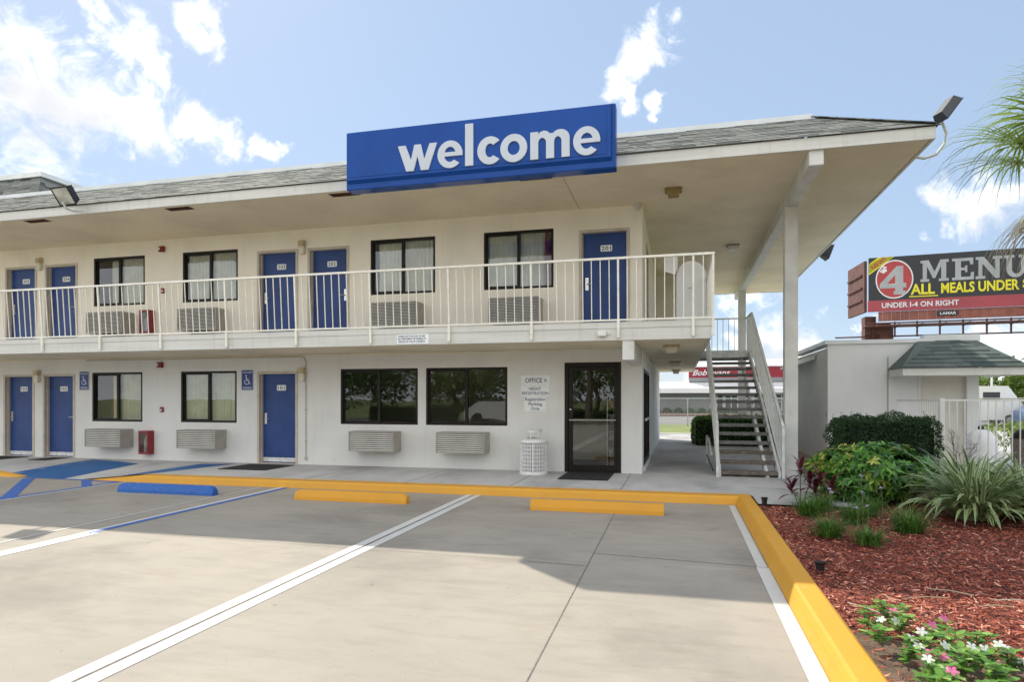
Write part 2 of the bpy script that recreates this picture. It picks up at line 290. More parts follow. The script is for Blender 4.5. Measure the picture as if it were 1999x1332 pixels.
def shinglemat(name, c1, c2, c3):
    m, t, b = principled(name, c1, .9, spec=.2)
    g = N(t, 'ShaderNodeNewGeometry'); ramp = N(t, 'ShaderNodeValToRGB')
    ramp.color_ramp.elements[0].color = (*c1,1); ramp.color_ramp.elements[1].color = (*c3,1)
    e = ramp.color_ramp.elements.new(.5); e.color = (*c2,1)
    t.links.new(g.outputs['Random Per Island'], ramp.inputs[0])
    tcn = N(t, 'ShaderNodeTexCoord'); no = N(t, 'ShaderNodeTexNoise'); no.inputs['Scale'].default_value = 70; no.inputs['Detail'].default_value = 3
    t.links.new(tcn.outputs['Object'], no.inputs['Vector'])
    mx = N(t, 'ShaderNodeMix', data_type='RGBA', blend_type='MULTIPLY'); mx.inputs['Factor'].default_value = .7
    r = N(t, 'ShaderNodeMapRange'); r.inputs[1].default_value=.3; r.inputs[2].default_value=.7; r.inputs[3].default_value=.55; r.inputs[4].default_value=1.25
    t.links.new(no.outputs['Fac'], r.inputs[0]); t.links.new(ramp.outputs[0], mx.inputs['A']); t.links.new(r.outputs[0], mx.inputs['B']); t.links.new(mx.outputs['Result'], b.inputs['Base Color'])
    return m
M['shingle'] = shinglemat('grey_shingles', (.07,.08,.08), (.30,.30,.27), (.15,.165,.155))
M['greenshingle'] = shinglemat('green_shingles', (.065,.088,.08), (.14,.165,.15), (.09,.112,.102))
M['chip'] = leafmat('mulch_chips', (.12,.022,.012), (.46,.11,.058), (.85,.46,.32), .85, .0)
M['hedge'] = leafmat('hedge_leaf', (.016,.042,.012), (.032,.078,.02), (.045,.10,.026), .75, .15)
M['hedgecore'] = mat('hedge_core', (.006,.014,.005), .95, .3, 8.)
M['hedge2'] = leafmat('back_hedge_leaf', (.05,.13,.025), (.12,.24,.045), (.20,.34,.07), .5, .3)  # leaf colours lightened to stand in for sunlight the building blocks
M['scheff'] = leafmat('schefflera_leaf', (.025,.10,.018), (.11,.28,.035), (.22,.40,.06), .25, .25)
M['scheffy'] = leafmat('schefflera_yellow', (.30,.42,.06), (.60,.60,.15), None, .3, .3)
M['flaxg'] = leafmat('flax_green', (.10,.19,.06), (.20,.30,.11), (.14,.22,.08), .35, .2)
M['flaxw'] = leafmat('flax_cream', (.38,.44,.22), (.58,.62,.36), None, .4, .25)
M['tuft'] = leafmat('tuft_blade', (.035,.11,.02), (.10,.23,.03), (.22,.33,.06), .4, .25)
M['cord'] = leafmat('cordyline_leaf', (.07,.012,.022), (.14,.03,.045), (.20,.06,.07), .35, .2)
M['vinca'] = leafmat('vinca_leaf', (.07,.20,.03), (.19,.38,.06), (.36,.52,.13), .4, .3)
M['pink'] = leafmat('pink_petal', (.75,.10,.28), (.80,.22,.42), None, .5, .3)
M['wpetal'] = leafmat('white_petal', (.80,.80,.72), (.82,.80,.78), None, .5, .3)
M['lilac'] = leafmat('lilac_petal', (.50,.42,.62), (.62,.55,.75), None, .5, .3)
M['stem'] = mat('plant_stem', (.16,.17,.08), .7, .1, 20.)
M['palmg'] = leafmat('palm_green', (.13,.21,.04), (.27,.38,.09), (.42,.50,.20), .35, .45)
M['palmd'] = leafmat('palm_dry', (.55,.46,.30), (.72,.66,.50), (.80,.78,.68), .6, .45)
M['tree1'] = leafmat('tree_leaf', (.04,.10,.022), (.09,.19,.04), (.16,.28,.06), .45, .25)
M['tree2'] = leafmat('tree_leaf_yellow', (.10,.17,.03), (.20,.28,.05), (.28,.34,.08), .45, .3)

# ---------------------------------------------------------------- mesh helpers
ORG = {}
class MB:
    def __init__(s): s.v = []; s.f = []; s.m = []; s.cur = 0; s.mats = []
    def use(s, m):
        if isinstance(m, str): m = M[m]
        if m not in s.mats: s.mats.append(m)
        s.cur = s.mats.index(m); return s
    def face(s, pts):
        i = len(s.v); s.v += [tuple(p) for p in pts]; s.f.append(tuple(range(i, i+len(pts)))); s.m.append(s.cur)
    def mesh(s, vs, fs):
        i = len(s.v); s.v += [tuple(p) for p in vs]
        for f in fs: s.f.append(tuple(i+k for k in f)); s.m.append(s.cur)
    def box(s, x0, x1, y0, y1, z0, z1):
        if x0 > x1: x0, x1 = x1, x0
        if y0 > y1: y0, y1 = y1, y0
        if z0 > z1: z0, z1 = z1, z0
        s.mesh([(x0,y0,z0),(x1,y0,z0),(x1,y1,z0),(x0,y1,z0),(x0,y0,z1),(x1,y0,z1),(x1,y1,z1),(x0,y1,z1)],
               [(0,3,2,1),(4,5,6,7),(0,1,5,4),(1,2,6,5),(2,3,7,6),(3,0,4,7)]); return s
    def bbox(s, x0, x1, y0, y1, z0, z1, b=.01):
        """box with chamfered edges"""
        xs=(x0,x0+b,x1-b,x1); ys=(y0,y0+b,y1-b,y1); zs=(z0,z0+b,z1-b,z1)
        bm = bmesh.new(); r = bmesh.ops.create_cube(bm, size=1)
        for v in bm.verts: v.co = Vector(((x0+x1)/2+v.co.x*(x1-x0),(y0+y1)/2+v.co.y*(y1-y0),(z0+z1)/2+v.co.z*(z1-z0)))
        bmesh.ops.bevel(bm, geom=bm.edges[:], offset=b, segments=2, affect='EDGES')
        bm.verts.index_update()
        s.mesh([v.co[:] for v in bm.verts], [tuple(v.index for v in f.verts) for f in bm.faces]); bm.free(); return s
    def prism(s, poly, a, b, axis='x'):
        """poly: 2-D outline extruded between a and b along axis"""
        def P(u, v, w): return (w,u,v) if axis == 'x' else ((u,w,v) if axis == 'y' else (u,v,w))
        n = len(poly); vs = [P(u,v,a) for u,v in poly] + [P(u,v,b) for u,v in poly]
        fs = [tuple(range(n))[::-1], tuple(range(n, 2*n))] + [(i,(i+1)%n,n+(i+1)%n,n+i) for i in range(n)]
        s.mesh(vs, fs); return s
    def tube(s, pts, r, n=8, r2=None, cap=True):
        pts = [Vector(p) for p in pts]; k = len(pts); rings = []
        ref = Vector((0,0,1))
        for i, p in enumerate(pts):
            d = (pts[min(i+1,k-1)]-pts[max(i-1,0)]).normalized()
            rf = ref if abs(d.dot(ref)) < .97 else Vector((1,0,0))
            a = d.cross(rf).normalized(); b = d.cross(a).normalized()
            rr = r if r2 is None else r+(r2-r)*i/(k-1)
            rings.append([p+a*rr*math.cos(2*math.pi*j/n)+b*rr*math.sin(2*math.pi*j/n) for j in range(n)])
        vs = [v for rg in rings for v in rg]; fs = []
        for i in range(k-1):
            for j in range(n): fs.append((i*n+j, i*n+(j+1)%n, (i+1)*n+(j+1)%n, (i+1)*n+j))
        if cap: fs += [tuple(range(n)), tuple(range((k-1)*n, k*n))[::-1]]
        s.mesh(vs, fs); return s
    def bar(s, p0, p1, w, h):
        """rectangular bar from p0 to p1, w sideways, h up"""
        p0, p1 = Vector(p0), Vector(p1); d = (p1-p0).normalized(); up = Vector((0,0,1)) if abs(d.z) < .98 else Vector((0,1,0))
        a = d.cross(up).normalized()*w/2; b = a.cross(d).normalized()*h/2
        s.mesh([p0-a-b,p0+a-b,p0+a+b,p0-a+b,p1-a-b,p1+a-b,p1+a+b,p1-a+b],[(0,3,2,1),(4,5,6,7),(0,1,5,4),(1,2,6,5),(2,3,7,6),(3,0,4,7)]); return s
    def lathe(s, prof, c=(0,0,0), n=24, sx=1, sy=1):
        vs = []; k = len(prof)
        for r, z in prof:
            for j in range(n): vs.append((c[0]+r*sx*math.cos(2*math.pi*j/n), c[1]+r*sy*math.sin(2*math.pi*j/n), c[2]+z))
        fs = [(i*n+j, i*n+(j+1)%n, (i+1)*n+(j+1)%n, (i+1)*n+j) for i in range(k-1) for j in range(n)]
        s.mesh(vs, fs); return s
    def build(s, name, m=None, parent=None, smooth=False, org=None):
        me = bpy.data.meshes.new(name)
        if parent is not None: o_ = ORG.get(parent.name, (0,0,0))
        else: o_ = org or (0,0,0)
        vs = s.v if o_ == (0,0,0) else [(v[0]-o_[0], v[1]-o_[1], v[2]-o_[2]) for v in s.v]
        me.from_pydata(vs, [], s.f)
        if m is not None and not s.mats: me.materials.append(M[m] if isinstance(m, str) else m)
        else:
            for q in s.mats: me.materials.append(q)
            me.polygons.foreach_set('material_index', s.m)
        if smooth: me.polygons.foreach_set('use_smooth', [True]*len(s.f))
        me.update()
        o = bpy.data.objects.new(name, me); col.objects.link(o)
        if parent is not None: o.parent = parent; ORG[o.name] = o_
        else: o.location = o_; ORG[o.name] = o_
        return o
def tag(o, label=None, cat=None, group=None, kind=None):
    if label: o['label'] = label
    if cat: o['category'] = cat
    if group: o['group'] = group
    if kind: o['kind'] = kind
    return o
def root(name, loc, label, cat, group=None):
    o = bpy.data.objects.new(name, None); o.empty_display_size = .1; o.location = loc; col.objects.link(o); ORG[o.name] = tuple(loc)
    return tag(o, label, cat, group)
def B(*a): return MB().box(*a)
def struct(o): o['kind'] = 'structure'; return o
def copy_tree(o, loc, label=None, parent=None):
    c = o.copy(); col.objects.link(c)
    if parent: c.parent = parent
    else: c.location = loc
    if label: c['label'] = label
    ORG[c.name] = tuple(loc)
    for ch in [x for x in bpy.data.objects if x.parent == o]: copy_tree(ch, loc, None, c)
    return c

# flat lettering: text in the x-z plane, facing -y
_tc = {}
def text_shape(s_, bold=0.0, shear=0.0, spacing=1.0):
    k = (s_, bold, shear, spacing)
    if k in _tc: return _tc[k]
    cu = bpy.data.curves.new('t', 'FONT'); cu.body = s_; cu.size = 1; cu.offset = bold; cu.shear = shear; cu.space_character = spacing; cu.resolution_u = 3
    o = bpy.data.objects.new('t', cu); col.objects.link(o)
    dg = bpy.context.evaluated_depsgraph_get(); me = bpy.data.meshes.new_from_object(o.evaluated_get(dg))
    vs = [v.co.copy() for v in me.vertices]; fs = [tuple(p.vertices) for p in me.polygons]
    bpy.data.objects.remove(o); bpy.data.curves.remove(cu); bpy.data.meshes.remove(me)
    x0 = min(v.x for v in vs); x1 = max(v.x for v in vs); y0 = min(v.y for v in vs); y1 = max(v.y for v in vs)
    _tc[k] = ([((v.x-x0)/(x1-x0), (v.y-y0)/(y1-y0)) for v in vs], fs); return _tc[k]
def add_text(mb, s_, x0, x1, z0, z1, y, bold=.0, shear=0., frame=None, spacing=1.0):
    """stretch the word to the rectangle x0..x1, z0..z1 on the plane y (or in frame(u,h))"""
    vs, fs = text_shape(s_, bold, shear, spacing)
    if frame: pts = [frame(x0+u*(x1-x0), z0+w*(z1-z0), y) for u, w in vs]
    else: pts = [(x0+u*(x1-x0), y, z0+w*(z1-z0)) for u, w in vs]
    mb.mesh(pts, fs)
def outline_mesh(mb, splines, x0, z0, sc, y, depth, frame=None, scx=None):
    """fill outlines (first is the outside, the rest holes) and give them thickness towards -y"""
    scx = scx or sc
    cu = bpy.data.curves.new('s', 'CURVE'); cu.dimensions = '2D'; cu.fill_mode = 'BOTH'; cu.extrude = .5
    for sp in splines:
        q = cu.splines.new('POLY'); q.points.add(len(sp)-1); q.use_cyclic_u = True
        for p, (a, b) in zip(q.points, sp): p.co = (a, b, 0, 1)
    o = bpy.data.objects.new('s', cu); col.objects.link(o)
    dg = bpy.context.evaluated_depsgraph_get(); me = bpy.data.meshes.new_from_object(o.evaluated_get(dg))
    F = frame or (lambda a, b, c: (a, c, b))
    mb.mesh([F(x0+v.co.x*scx, z0+v.co.y*sc, y+(v.co.z-.5)*depth*(-1)-depth) for v in me.vertices], [tuple(p.vertices) for p in me.polygons])
    bpy.data.objects.remove(o); bpy.data.curves.remove(cu); bpy.data.meshes.remove(me)
def arc(cx, cy, rx, ry, a0, a1, n=20): return [(cx+rx*math.cos(R(a0+(a1-a0)*i/n)), cy+ry*math.sin(R(a0+(a1-a0)*i/n))) for i in range(n+1)]

YW = 12.786; K = .14; XC = -.69
ZF = 2.725      # upper floor
ZS = 5.21       # upper soffit
ZB = 2.43       # balcony underside
YB = 10.95      # balcony front
YE = 10.56      # eave front
XE = 3.575      # eave right
YR = 24.4       # rear eave / end of the breezeway
XL = -24.0
# ================================================================= GROUND
g = MB(); g.face([(-900,-900,-.20),(900,-900,-.20),(900,900,-.20),(-900,900,-.20)]); tag(struct(g.build('ground','grass')))
def sheet(name, pts, z, m, label=None):
    b = MB(); b.face([(x,y,z) for x,y in pts]); return b.build(name, m)
struct(sheet('parking_lot', [(-40,-14),(.83,-14),(.83,10.3),(-40,10.3)], -K, 'lot'))
struct(sheet('road', [(-60,-26),(60,-26),(60,-14),(-60,-14)], -K-.012, 'asphalt'))
struct(sheet('driveway', [(-60,41),(60,41),(60,62),(-60,62)], -.12, 'asphalt'))
# sidewalk with a kerb ramp between x=-12.85 and x=-11.2
def walkz(x, y):
    f = min(1, max(0, (12.3-y)/(12.3-10.28)))
    if x < -14.3 or x > -10.0: return 0
    if -13.0 <= x <= -11.4: return -K*f
    w = (x+14.3)/1.3 if x < -13.0 else (-10.0-x)/1.4
    return -K*f*w
def drape(name, poly_f, m, z=0, nx=10, ny=10):
    """poly_f: four corners, draped over the sidewalk"""
    b = MB(); (a, c, d, e) = [Vector((*p,0)) for p in poly_f]; vs = []
    for i in range(nx+1):
        for j in range(ny+1):
            p = (a*(1-i/nx)+c*(i/nx))*(1-j/ny)+(e*(1-i/nx)+d*(i/nx))*(j/ny); vs.append((p.x, p.y, walkz(p.x,p.y)+z))
    b.mesh(vs, [(i*(ny+1)+j,(i+1)*(ny+1)+j,(i+1)*(ny+1)+j+1,i*(ny+1)+j+1) for i in range(nx) for j in range(ny)])
    return b.build(name, m)
w = MB()
xs = [XL,-20,-17,-14.3,-13.65,-13,-12.2,-11.4,-10.7,-10.0,-7,-4,-2,0,1.06]; ys = [10.30,10.8,11.3,11.8,12.3,YW+.02]
for i in range(len(xs)-1):
    for j in range(len(ys)-1):
        q = [(xs[i],ys[j]),(xs[i+1],ys[j]),(xs[i+1],ys[j+1]),(xs[i],ys[j+1])]
        w.face([(x,y,walkz(x,y)) for x,y in q])
w.face([(XC-.02,YW+.02,0),(2.42,YW+.02,0),(2.42,27.5,0),(XC-.02,27.5,0)])
w.face([(1.06,9.52,0),(2.42,9.52,0),(2.42,10.30,0),(1.06,10.30,0)])
w.face([(1.06,10.30,0),(2.42,10.30,0),(2.42,YW+.02,0),(1.06,YW+.02,0)])
w.face([(-12,24.4,-.004),(XC-.02,24.4,-.004),(XC-.02,27.5,-.004),(-12,27.5,-.004)])
struct(w.build('sidewalk','walk'))
struct(sheet('paved_yard', [(2.42,12.9),(3.24,12.9),(3.24,21),(2.42,21)], -.003, 'orange'))
jb = MB()
for x in (-17.5,-14.6,-9.4,-6.55,-4.6,-2.72,-.90): jb.box(x-.006,x+.006,10.44,YW-.02,-.02,.0015)
jb.box(XC+.05,2.40,13.1,13.112,-.02,.0015); jb.box(XC+.05,2.40,15.1,15.112,-.02,.0015); jb.box(1.08,2.4,11.2,11.21,-.02,.0015)
struct(jb.build('sidewalk_joints','joint'))
# lot joints and painted lines
jb = MB()
def strip(b, p, q, wd, z, z0=None):
    p, q = Vector((*p,0)), Vector((*q,0)); n = (q-p).normalized(); n = Vector((-n.y,n.x,0))*wd/2
    b.face([(p+n)[:2]+(z,), (q+n)[:2]+(z,), (q-n)[:2]+(z,), (p-n)[:2]+(z,)])
strip(jb, (-.872,10.2),(-.78,-3), .009, -K+.0025)
strip(jb, (-1.43,6.17),(-.86,6.145), .010, -K+.0028); strip(jb, (-.85,6.66),(.70,6.51), .010, -K+.0028)
strip(jb, (-6.8,6.35),(-1.43,6.20), .005, -K+.0028)
strip(jb, (-3.275,10.2),(-3.275,-5), .016, -K+.0085)
strip(jb, (-7.25,10.2),(-7.25,5.7), .02, -K+.003)
struct(jb.build('lot_joints','joint'))
ln = MB().use('linewhite')
strip(ln, (-3.345,10.22),(-3.345,-5), .118, -K+.004); strip(ln, (-3.205,10.22),(-3.205,-5), .118, -K+.004)
strip(ln, (-6.885,10.25),(-6.76,4.9), .095, -K+.004); strip(ln, (-6.76,4.9),(-6.72,-2), .095, -K+.0041)
strip(ln, (.757,10.14),(.757,6.49), .09, -K+.004); strip(ln, (.757,6.48),(.765,-6), .11, -K+.004)
strip(ln, (-10.27,10.0),(-10.23,2.5), .07, -K+.004); strip(ln, (-12.79,9.6),(-12.79,3.5), .08, -K+.004); strip(ln,(-7.26,10.2),(-7.24,5.3),.035,-K+.0045)
ln.use('lineblue')
strip(ln, (-6.785,10.25),(-6.74,6.2), .10, -K+.0042)
strip(ln, (-10.37,10.1),(-10.33,2.6), .11, -K+.0042); strip(ln, (-12.86,10.30),(-10.33,10.14), .09, -K+.0046)
strip(ln, (-12.55,10.15),(-10.33,7.98), .20, -K+.005); strip(ln, (-11.15,10.16),(-10.36,9.45), .16, -K+.005); strip(ln, (-12.75,8.4),(-10.33,5.9), .20, -K+.005)
ln.use('linepale'); strip(ln, (-6.66,6.2),(-6.62,-2), .10, -K+.0044)
struct(ln.build('parking_lines'))
struct(drape('ramp_paint_left', [(-13.4,10.29),(-11.85,10.29),(-11.80,12.1),(-13.55,12.55)], 'rampblue', .004))
struct(drape('ramp_paint_right', [(-10.45,10.29),(-9.95,10.29),(-9.56,12.5),(-10.30,12.3)], 'rampblue', .004))
# kerbs
kb = MB()
prof = [(10.22,-K-.05),(10.225,-K+.01),(10.25,-.045),(10.275,-.018),(10.33,0.004),(10.42,.004),(10.42,-K-.05)]
def kerb_run(b, x0, x1, dz0=0, dz1=0):
    n = len(prof); a = [(x0, u, min(v, max(-K-.04, v+dz0)) if v>-K else v) for u,v in prof]; c = [(x1, u, min(v, max(-K-.04, v+dz1)) if v>-K else v) for u,v in prof]
    b.mesh(a+c, [tuple(range(n)),tuple(range(n,2*n))[::-1]]+[(i,n+i,n+(i+1)%n,(i+1)%n) for i in range(n)])
kerb_run(kb, -9.9, .885); kerb_run(kb, -11.2, -9.9, -K, 0); kerb_run(kb, -14.0, -12.85, 0, -K); kerb_run(kb, XL, -14.0)
rp = [(.815,-K-.05),(.82,-K+.01),(.85,-.045),(.868,-.012),(.885,.006),(1.02,.006),(1.045,-.01),(1.045,-K-.05)]
n = len(rp)
def rk(x,z,y,end=False): return (x,y,z)
ys_ = [10.42,10.22]+[10.22-.9*i for i in range(1,16)]
vs = []
for y in ys_:
    for x,z in rp:
        yy = y
        vs.append((x+ (random.uniform(-.002,.002)), yy, z))
fs = [(i*n+j,i*n+(j+1)%n,(i+1)*n+(j+1)%n,(i+1)*n+j) for i in range(len(ys_)-1) for j in range(n)]+[tuple(range(n)),tuple(range((len(ys_)-1)*n,len(ys_)*n))[::-1]]
kb.mesh(vs, fs)
struct(kb.build('kerb','yellow'))

# wheel stops
def bumper(x0, x1, y, m, label, rnd):
    r_ = root('wheel_stop', ((x0+x1)/2, y, -K), label, 'wheel stop')
    b = MB(); h = .15
    pr = [(-.085,0),(-.08,.05),(-.05,h-.012),(-.03,h),(.04,h),(.06,h-.012),(.085,.05),(.09,0)]
    e = .10 if rnd else .015
    secs = [(x0+.0,.78 if rnd else 1),(x0+e*.4,.93 if rnd else 1),(x0+e,1),(x1-e,1),(x1-e*.4,.93 if rnd else 1),(x1,.72 if rnd else 1)]
    vs = []; k = len(pr)
    for x, s_ in secs:
        for u, v in pr: vs.append((x, y+u*(.6+.4*s_), -K+.001+v*s_))
    fs = [(i*k+j,i*k+(j+1)%k,(i+1)*k+(j+1)%k,(i+1)*k+j) for i in range(len(secs)-1) for j in range(k)]+[tuple(range(k)),tuple(range((len(secs)-1)*k,len(secs)*k))[::-1]]
    b.mesh(vs, fs); b.build('block', m, r_)
    for xx in (x0+.35, x1-.35): p = MB(); p.lathe([(0,.004),(.018,.003),(.02,-.004)], (xx, y+.005, -K+h), 12); p.build('anchor_pin', 'galv', r_)
    return r_
bumper(-9.27,-7.38,9.12,'bumpblue','blue painted concrete wheel stop with rounded ends at left','r')
bumper(-5.88,-3.98,9.14,'yellow2','yellow wheel stop with rounded right end, in the middle bay',True)
bumper(-2.06,-.20,9.12,'yellow2','square-ended yellow wheel stop in the bay nearest the mulch bed',False)

# ================================================================= MOTEL
mo = root('motel_building', (-8, YW, 0), 'two storey cream stucco motel with blue doors, balcony walkway and grey shingle roof', 'motel')
DL = [('103',-16.64,-15.64),('102',-15.37,-14.37),('101',-9.23,-8.20)]
DU = [('205',-16.58,-15.56),('204',-15.30,-14.29),('203',-9.23,-8.19),('202',-7.95,-6.94),('201',-1.92,-.925)]
WL = [(-13.85,-12.37,.905,2.09,'A'),(-11.28,-9.77,.905,2.09,'B'),(-7.145,-5.34,.90,2.10,'O'),(-5.155,-3.385,.90,2.10,'P')]
WU = [(-13.80,-12.30,3.70,4.87,'C'),(-11.23,-9.74,3.70,4.87,'D'),(-6.43,-4.95,3.685,4.865,'E'),(-3.885,-2.43,3.685,4.865,'F')]
OD = (-2.207,-1.094,0,2.17)
WL_EXTRA = [(-19.4,-17.9,.905,2.09,'A'),(-22,-20.5,.905,2.09,'B')]; WU_EXTRA = [(-19.4,-17.9,3.70,4.87,'D'),(-22,-20.5,3.70,4.87,'C')]
def wall(b, x0, x1, z0, z1, holes, y0, th, axis='x'):
    """stuccoed wall with real openings and reveals. axis x: in plane y=y0 facing -y; axis y: plane x=y0 facing +x"""
    def P(u, dd, z): return (u, y0+dd, z) if axis == 'x' else (y0-dd, u, z)
    xs = sorted({x0,x1,*[h[0] for h in holes],*[h[1] for h in holes]}); zs = sorted({z0,z1,*[h[2] for h in holes],*[h[3] for h in holes]})
    for i in range(len(xs)-1):
        for j in range(len(zs)-1):
            cx, cz = (xs[i]+xs[i+1])/2, (zs[j]+zs[j+1])/2
            if any(h[0]<cx<h[1] and h[2]<cz<h[3] for h in holes): continue
            for dd in (0, th): b.face([P(xs[i],dd,zs[j]),P(xs[i+1],dd,zs[j]),P(xs[i+1],dd,zs[j+1]),P(xs[i],dd,zs[j+1])])
    for h in holes:
        b.face([P(h[0],0,h[2]),P(h[0],th,h[2]),P(h[0],th,h[3]),P(h[0],0,h[3])]); b.face([P(h[1],0,h[2]),P(h[1],th,h[2]),P(h[1],th,h[3]),P(h[1],0,h[3])])
        b.face([P(h[0],0,h[2]),P(h[1],0,h[2]),P(h[1],th,h[2]),P(h[0],th,h[2])]); b.face([P(h[0],0,h[3]),P(h[1],0,h[3]),P(h[1],th,h[3]),P(h[0],th,h[3])])
    b.face([P(x0,0,z0),P(x0,th,z0),P(x0,th,z1),P(x0,0,z1)]); b.face([P(x1,0,z0),P(x1,th,z0),P(x1,th,z1),P(x1,0,z1)])
    b.face([P(x0,0,z1),P(x1,0,z1),P(x1,th,z1),P(x0,th,z1)])
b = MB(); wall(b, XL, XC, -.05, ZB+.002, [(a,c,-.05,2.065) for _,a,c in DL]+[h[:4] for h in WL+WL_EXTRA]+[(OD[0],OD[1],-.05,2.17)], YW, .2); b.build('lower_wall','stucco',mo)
b = MB(); wall(b, XL, XC, ZF-.05, ZS+.002, [(a,c,ZF-.05,4.785) for _,a,c in DU]+[h[:4] for h in WU+WU_EXTRA], YW, .2); b.build('upper_wall','stucco_up',mo)
SD = (13.3,15.75,.10,2.06)
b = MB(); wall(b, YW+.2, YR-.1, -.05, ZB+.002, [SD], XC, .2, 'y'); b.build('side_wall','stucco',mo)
b = MB(); wall(b, YW+.2, YR-.1, ZF-.05, ZS+.002, [(14.2,15.15,ZF-.05,4.785),(19.5,20.45,ZF-.05,4.785)], XC, .2, 'y'); b.build('side_wall','stucco_up',mo)
b = MB(); b.box(XL-.2,XL,YW,YR-.1,-.05,ZS); b.box(XL,XC-.21,YR-.3,YR-.1,-.05,ZS); b.build('rear_wall','stucco',mo)
b = MB().use('roomfloor'); b.face([(XL,YW+.1,.005),(XC-.1,YW+.1,.005),(XC-.1,YR-.2,.005),(XL,YR-.2,.005)]); b.use('room')
b.box(XL,XC-.21,17.6,17.7,0.01,ZB-.01); b.box(XL,XC-.21,17.6,17.7,ZF+.01,ZS-.01)
for x in (-17.2,-14.02,-11.78,-9.5,-2.62): b.box(x-.05,x+.05,YW+.21,17.59,.01,ZB-.01)
for x in (-17.2,-14.02,-11.78,-9.5,-8.06,-2.2): b.box(x-.05,x+.05,YW+.21,17.59,ZF+.01,ZS-.01)
b.build('interior_walls',None,mo)
# base line of the stucco and shallow control joints
b = MB(); b.box(XL,OD[0]-.02,YW-.006,YW+.002,2.405,2.428); b.build('wall_trim','soffit',mo)
# balcony slab : front walkway and the side walkway over the breezeway
b = MB().use('soffit'); b.box(XL,.44,YB+.05,YW-.001,ZB+.004,ZF-.002); b.box(XC+.001,.44,YW-.001,YR,ZB+.004,ZF-.002)
b.box(XL,XC-.2,YW+.2,YR-.31,ZB+.004,ZF-.002)
b.use('fascia'); b.box(XL,.50,YB,YB+.05,ZB,2.632); b.box(XL,.512,YB-.012,YB+.05,2.632,ZF+.01)
b.box(.44,.50,YB+.05,YR,ZB,2.632); b.box(.44,.512,YB+.05,YR,2.632,ZF+.01)
b.use('walk'); b.box(XL,.44,YB+.05,YW,ZF-.002,ZF+.004); b.box(XC,.44,YW,YR,ZF-.002,ZF+.004)
b.build('balcony_slab',None,mo)
b = MB(); b.box(-8.57,-8.562,YB-.004,YB+.02,ZB,2.632); b.build('fascia_joint','joint',mo)
# short beam stub over the office door corner
b = MB(); b.bbox(-.918,-.722,YB+.02,YW-.002,2.10,ZB+.002,.006); b.build('beam','white',mo)
# upper soffit, long beam, columns
b = MB(); b.box(XL,XE-.05,YE+.04,YR-.04,ZS,ZS+.05); b.build('soffit','soffit',mo)
b = MB(); b.bbox(1.90,2.105,YE+.05,YR-.1,4.972,ZS+.002,.008); b.build('beam','white',mo)
for y in (12.76, 22.3):
    b = MB(); b.bbox(1.875,2.10,y,y+.235,-.05,4.975,.008); b.build('column','white',mo)
b = MB(); b.bbox(1.80,1.875,12.9,12.98,0,.001,.0002) if False else None
# fascia boards
b = MB(); b.box(XL,XE,YE,YE+.04,ZS-.012,5.375); b.box(XE-.04,XE,YE+.04,YR,ZS-.012,5.375); b.box(XL,XE-.04,YR-.04,YR,ZS-.012,5.375); b.build('fascia','fascia',mo)
# shingle mansard as courses of separate tabs, with hips
def shingle_face(b, p0, p1, inward, rise, run, hip0, hip1, course=.125, tab=.30, thick=.012, drop=0):
    """eave edge p0->p1 (3D), going 'inward' (unit, horizontal); hips trim the ends at 45 degrees"""
    p0, p1 = Vector(p0), Vector(p1); d = (p1-p0); Ln = d.length; d.normalize(); inw = Vector(inward)
    sl = math.hypot(rise, run); nrow = int(sl/course)+1; up = (inw*run+Vector((0,0,rise)))/sl; nm = d.cross(up); nm = nm if nm.z > 0 else -nm
    for i in range(nrow):
        a0 = i*course; a1 = min(sl, a0+course*1.6); off = (i%2)*tab/2+random.uniform(-.03,.03)
        u = -off
        while u < Ln:
            wd = tab*random.choice((.7,1,1,1.25)); q0 = max(0,u); q1 = min(Ln,u+wd-.004); u += wd
            if q1-q0 < .02: continue
            dr = random.uniform(-.012,.008)
            def C(t, a): 
                lo = a*run/sl if hip0 else 0; hi = Ln-(a*run/sl if hip1 else 0); return min(max(t,lo),hi)
            a0d = max(0,a0+dr) if i else a0-.012
            l0, l1, h0, h1 = C(q0,a0d), C(q1,a0d), C(q0,a1), C(q1,a1)
            if l1-l0 < .01: continue
            tk = thick*random.uniform(.6,1.3)
            A = p0+d*l0+up*a0d+nm*(tk+.006); Bq = p0+d*l1+up*a0d+nm*(tk+.006); Cq = p0+d*h1+up*a1+nm*.004; Dq = p0+d*h0+up*a1+nm*.004
            b.face([A,Bq,Cq,Dq]); b.face([A-nm*tk,Bq-nm*tk,Bq,A])
RUN, RISE = 1.35, .80
b = MB().use('shingle'); ze = 5.382
for nm_, q in (('f',[(XL,YE-.02,ze),(XE+.02,YE-.02,ze),(XE+.02-RUN,YE-.02+RUN,ze+RISE),(XL,YE-.02+RUN,ze+RISE)]),
               ('r',[(XE+.02,YE-.02,ze),(XE+.02,YR+.02,ze),(XE+.02-RUN,YR+.02-RUN,ze+RISE),(XE+.02-RUN,YE-.02+RUN,ze+RISE)]),
               ('b',[(XE+.02,YR+.02,ze),(XL,YR+.02,ze),(XL,YR+.02-RUN,ze+RISE),(XE+.02-RUN,YR+.02-RUN,ze+RISE)])):
    b.face(q)
shingle_face(b, (-17,YE-.02,ze),(XE+.02,YE-.02,ze),(0,1,0),RISE,RUN,False,True)
shingle_face(b, (XE+.02,YE-.02,ze),(XE+.02,YR+.02,ze),(-1,0,0),RISE,RUN,True,True,.25,.4)
for i in range(13):   # hip caps
    t = i/13; p = Vector((XE+.02-RUN*t, YE-.02+RUN*t, ze+RISE*t+.022)); q = p+Vector((-RUN*.1,RUN*.1,RISE*.1))
    b.bar(p, q, .17, .014)
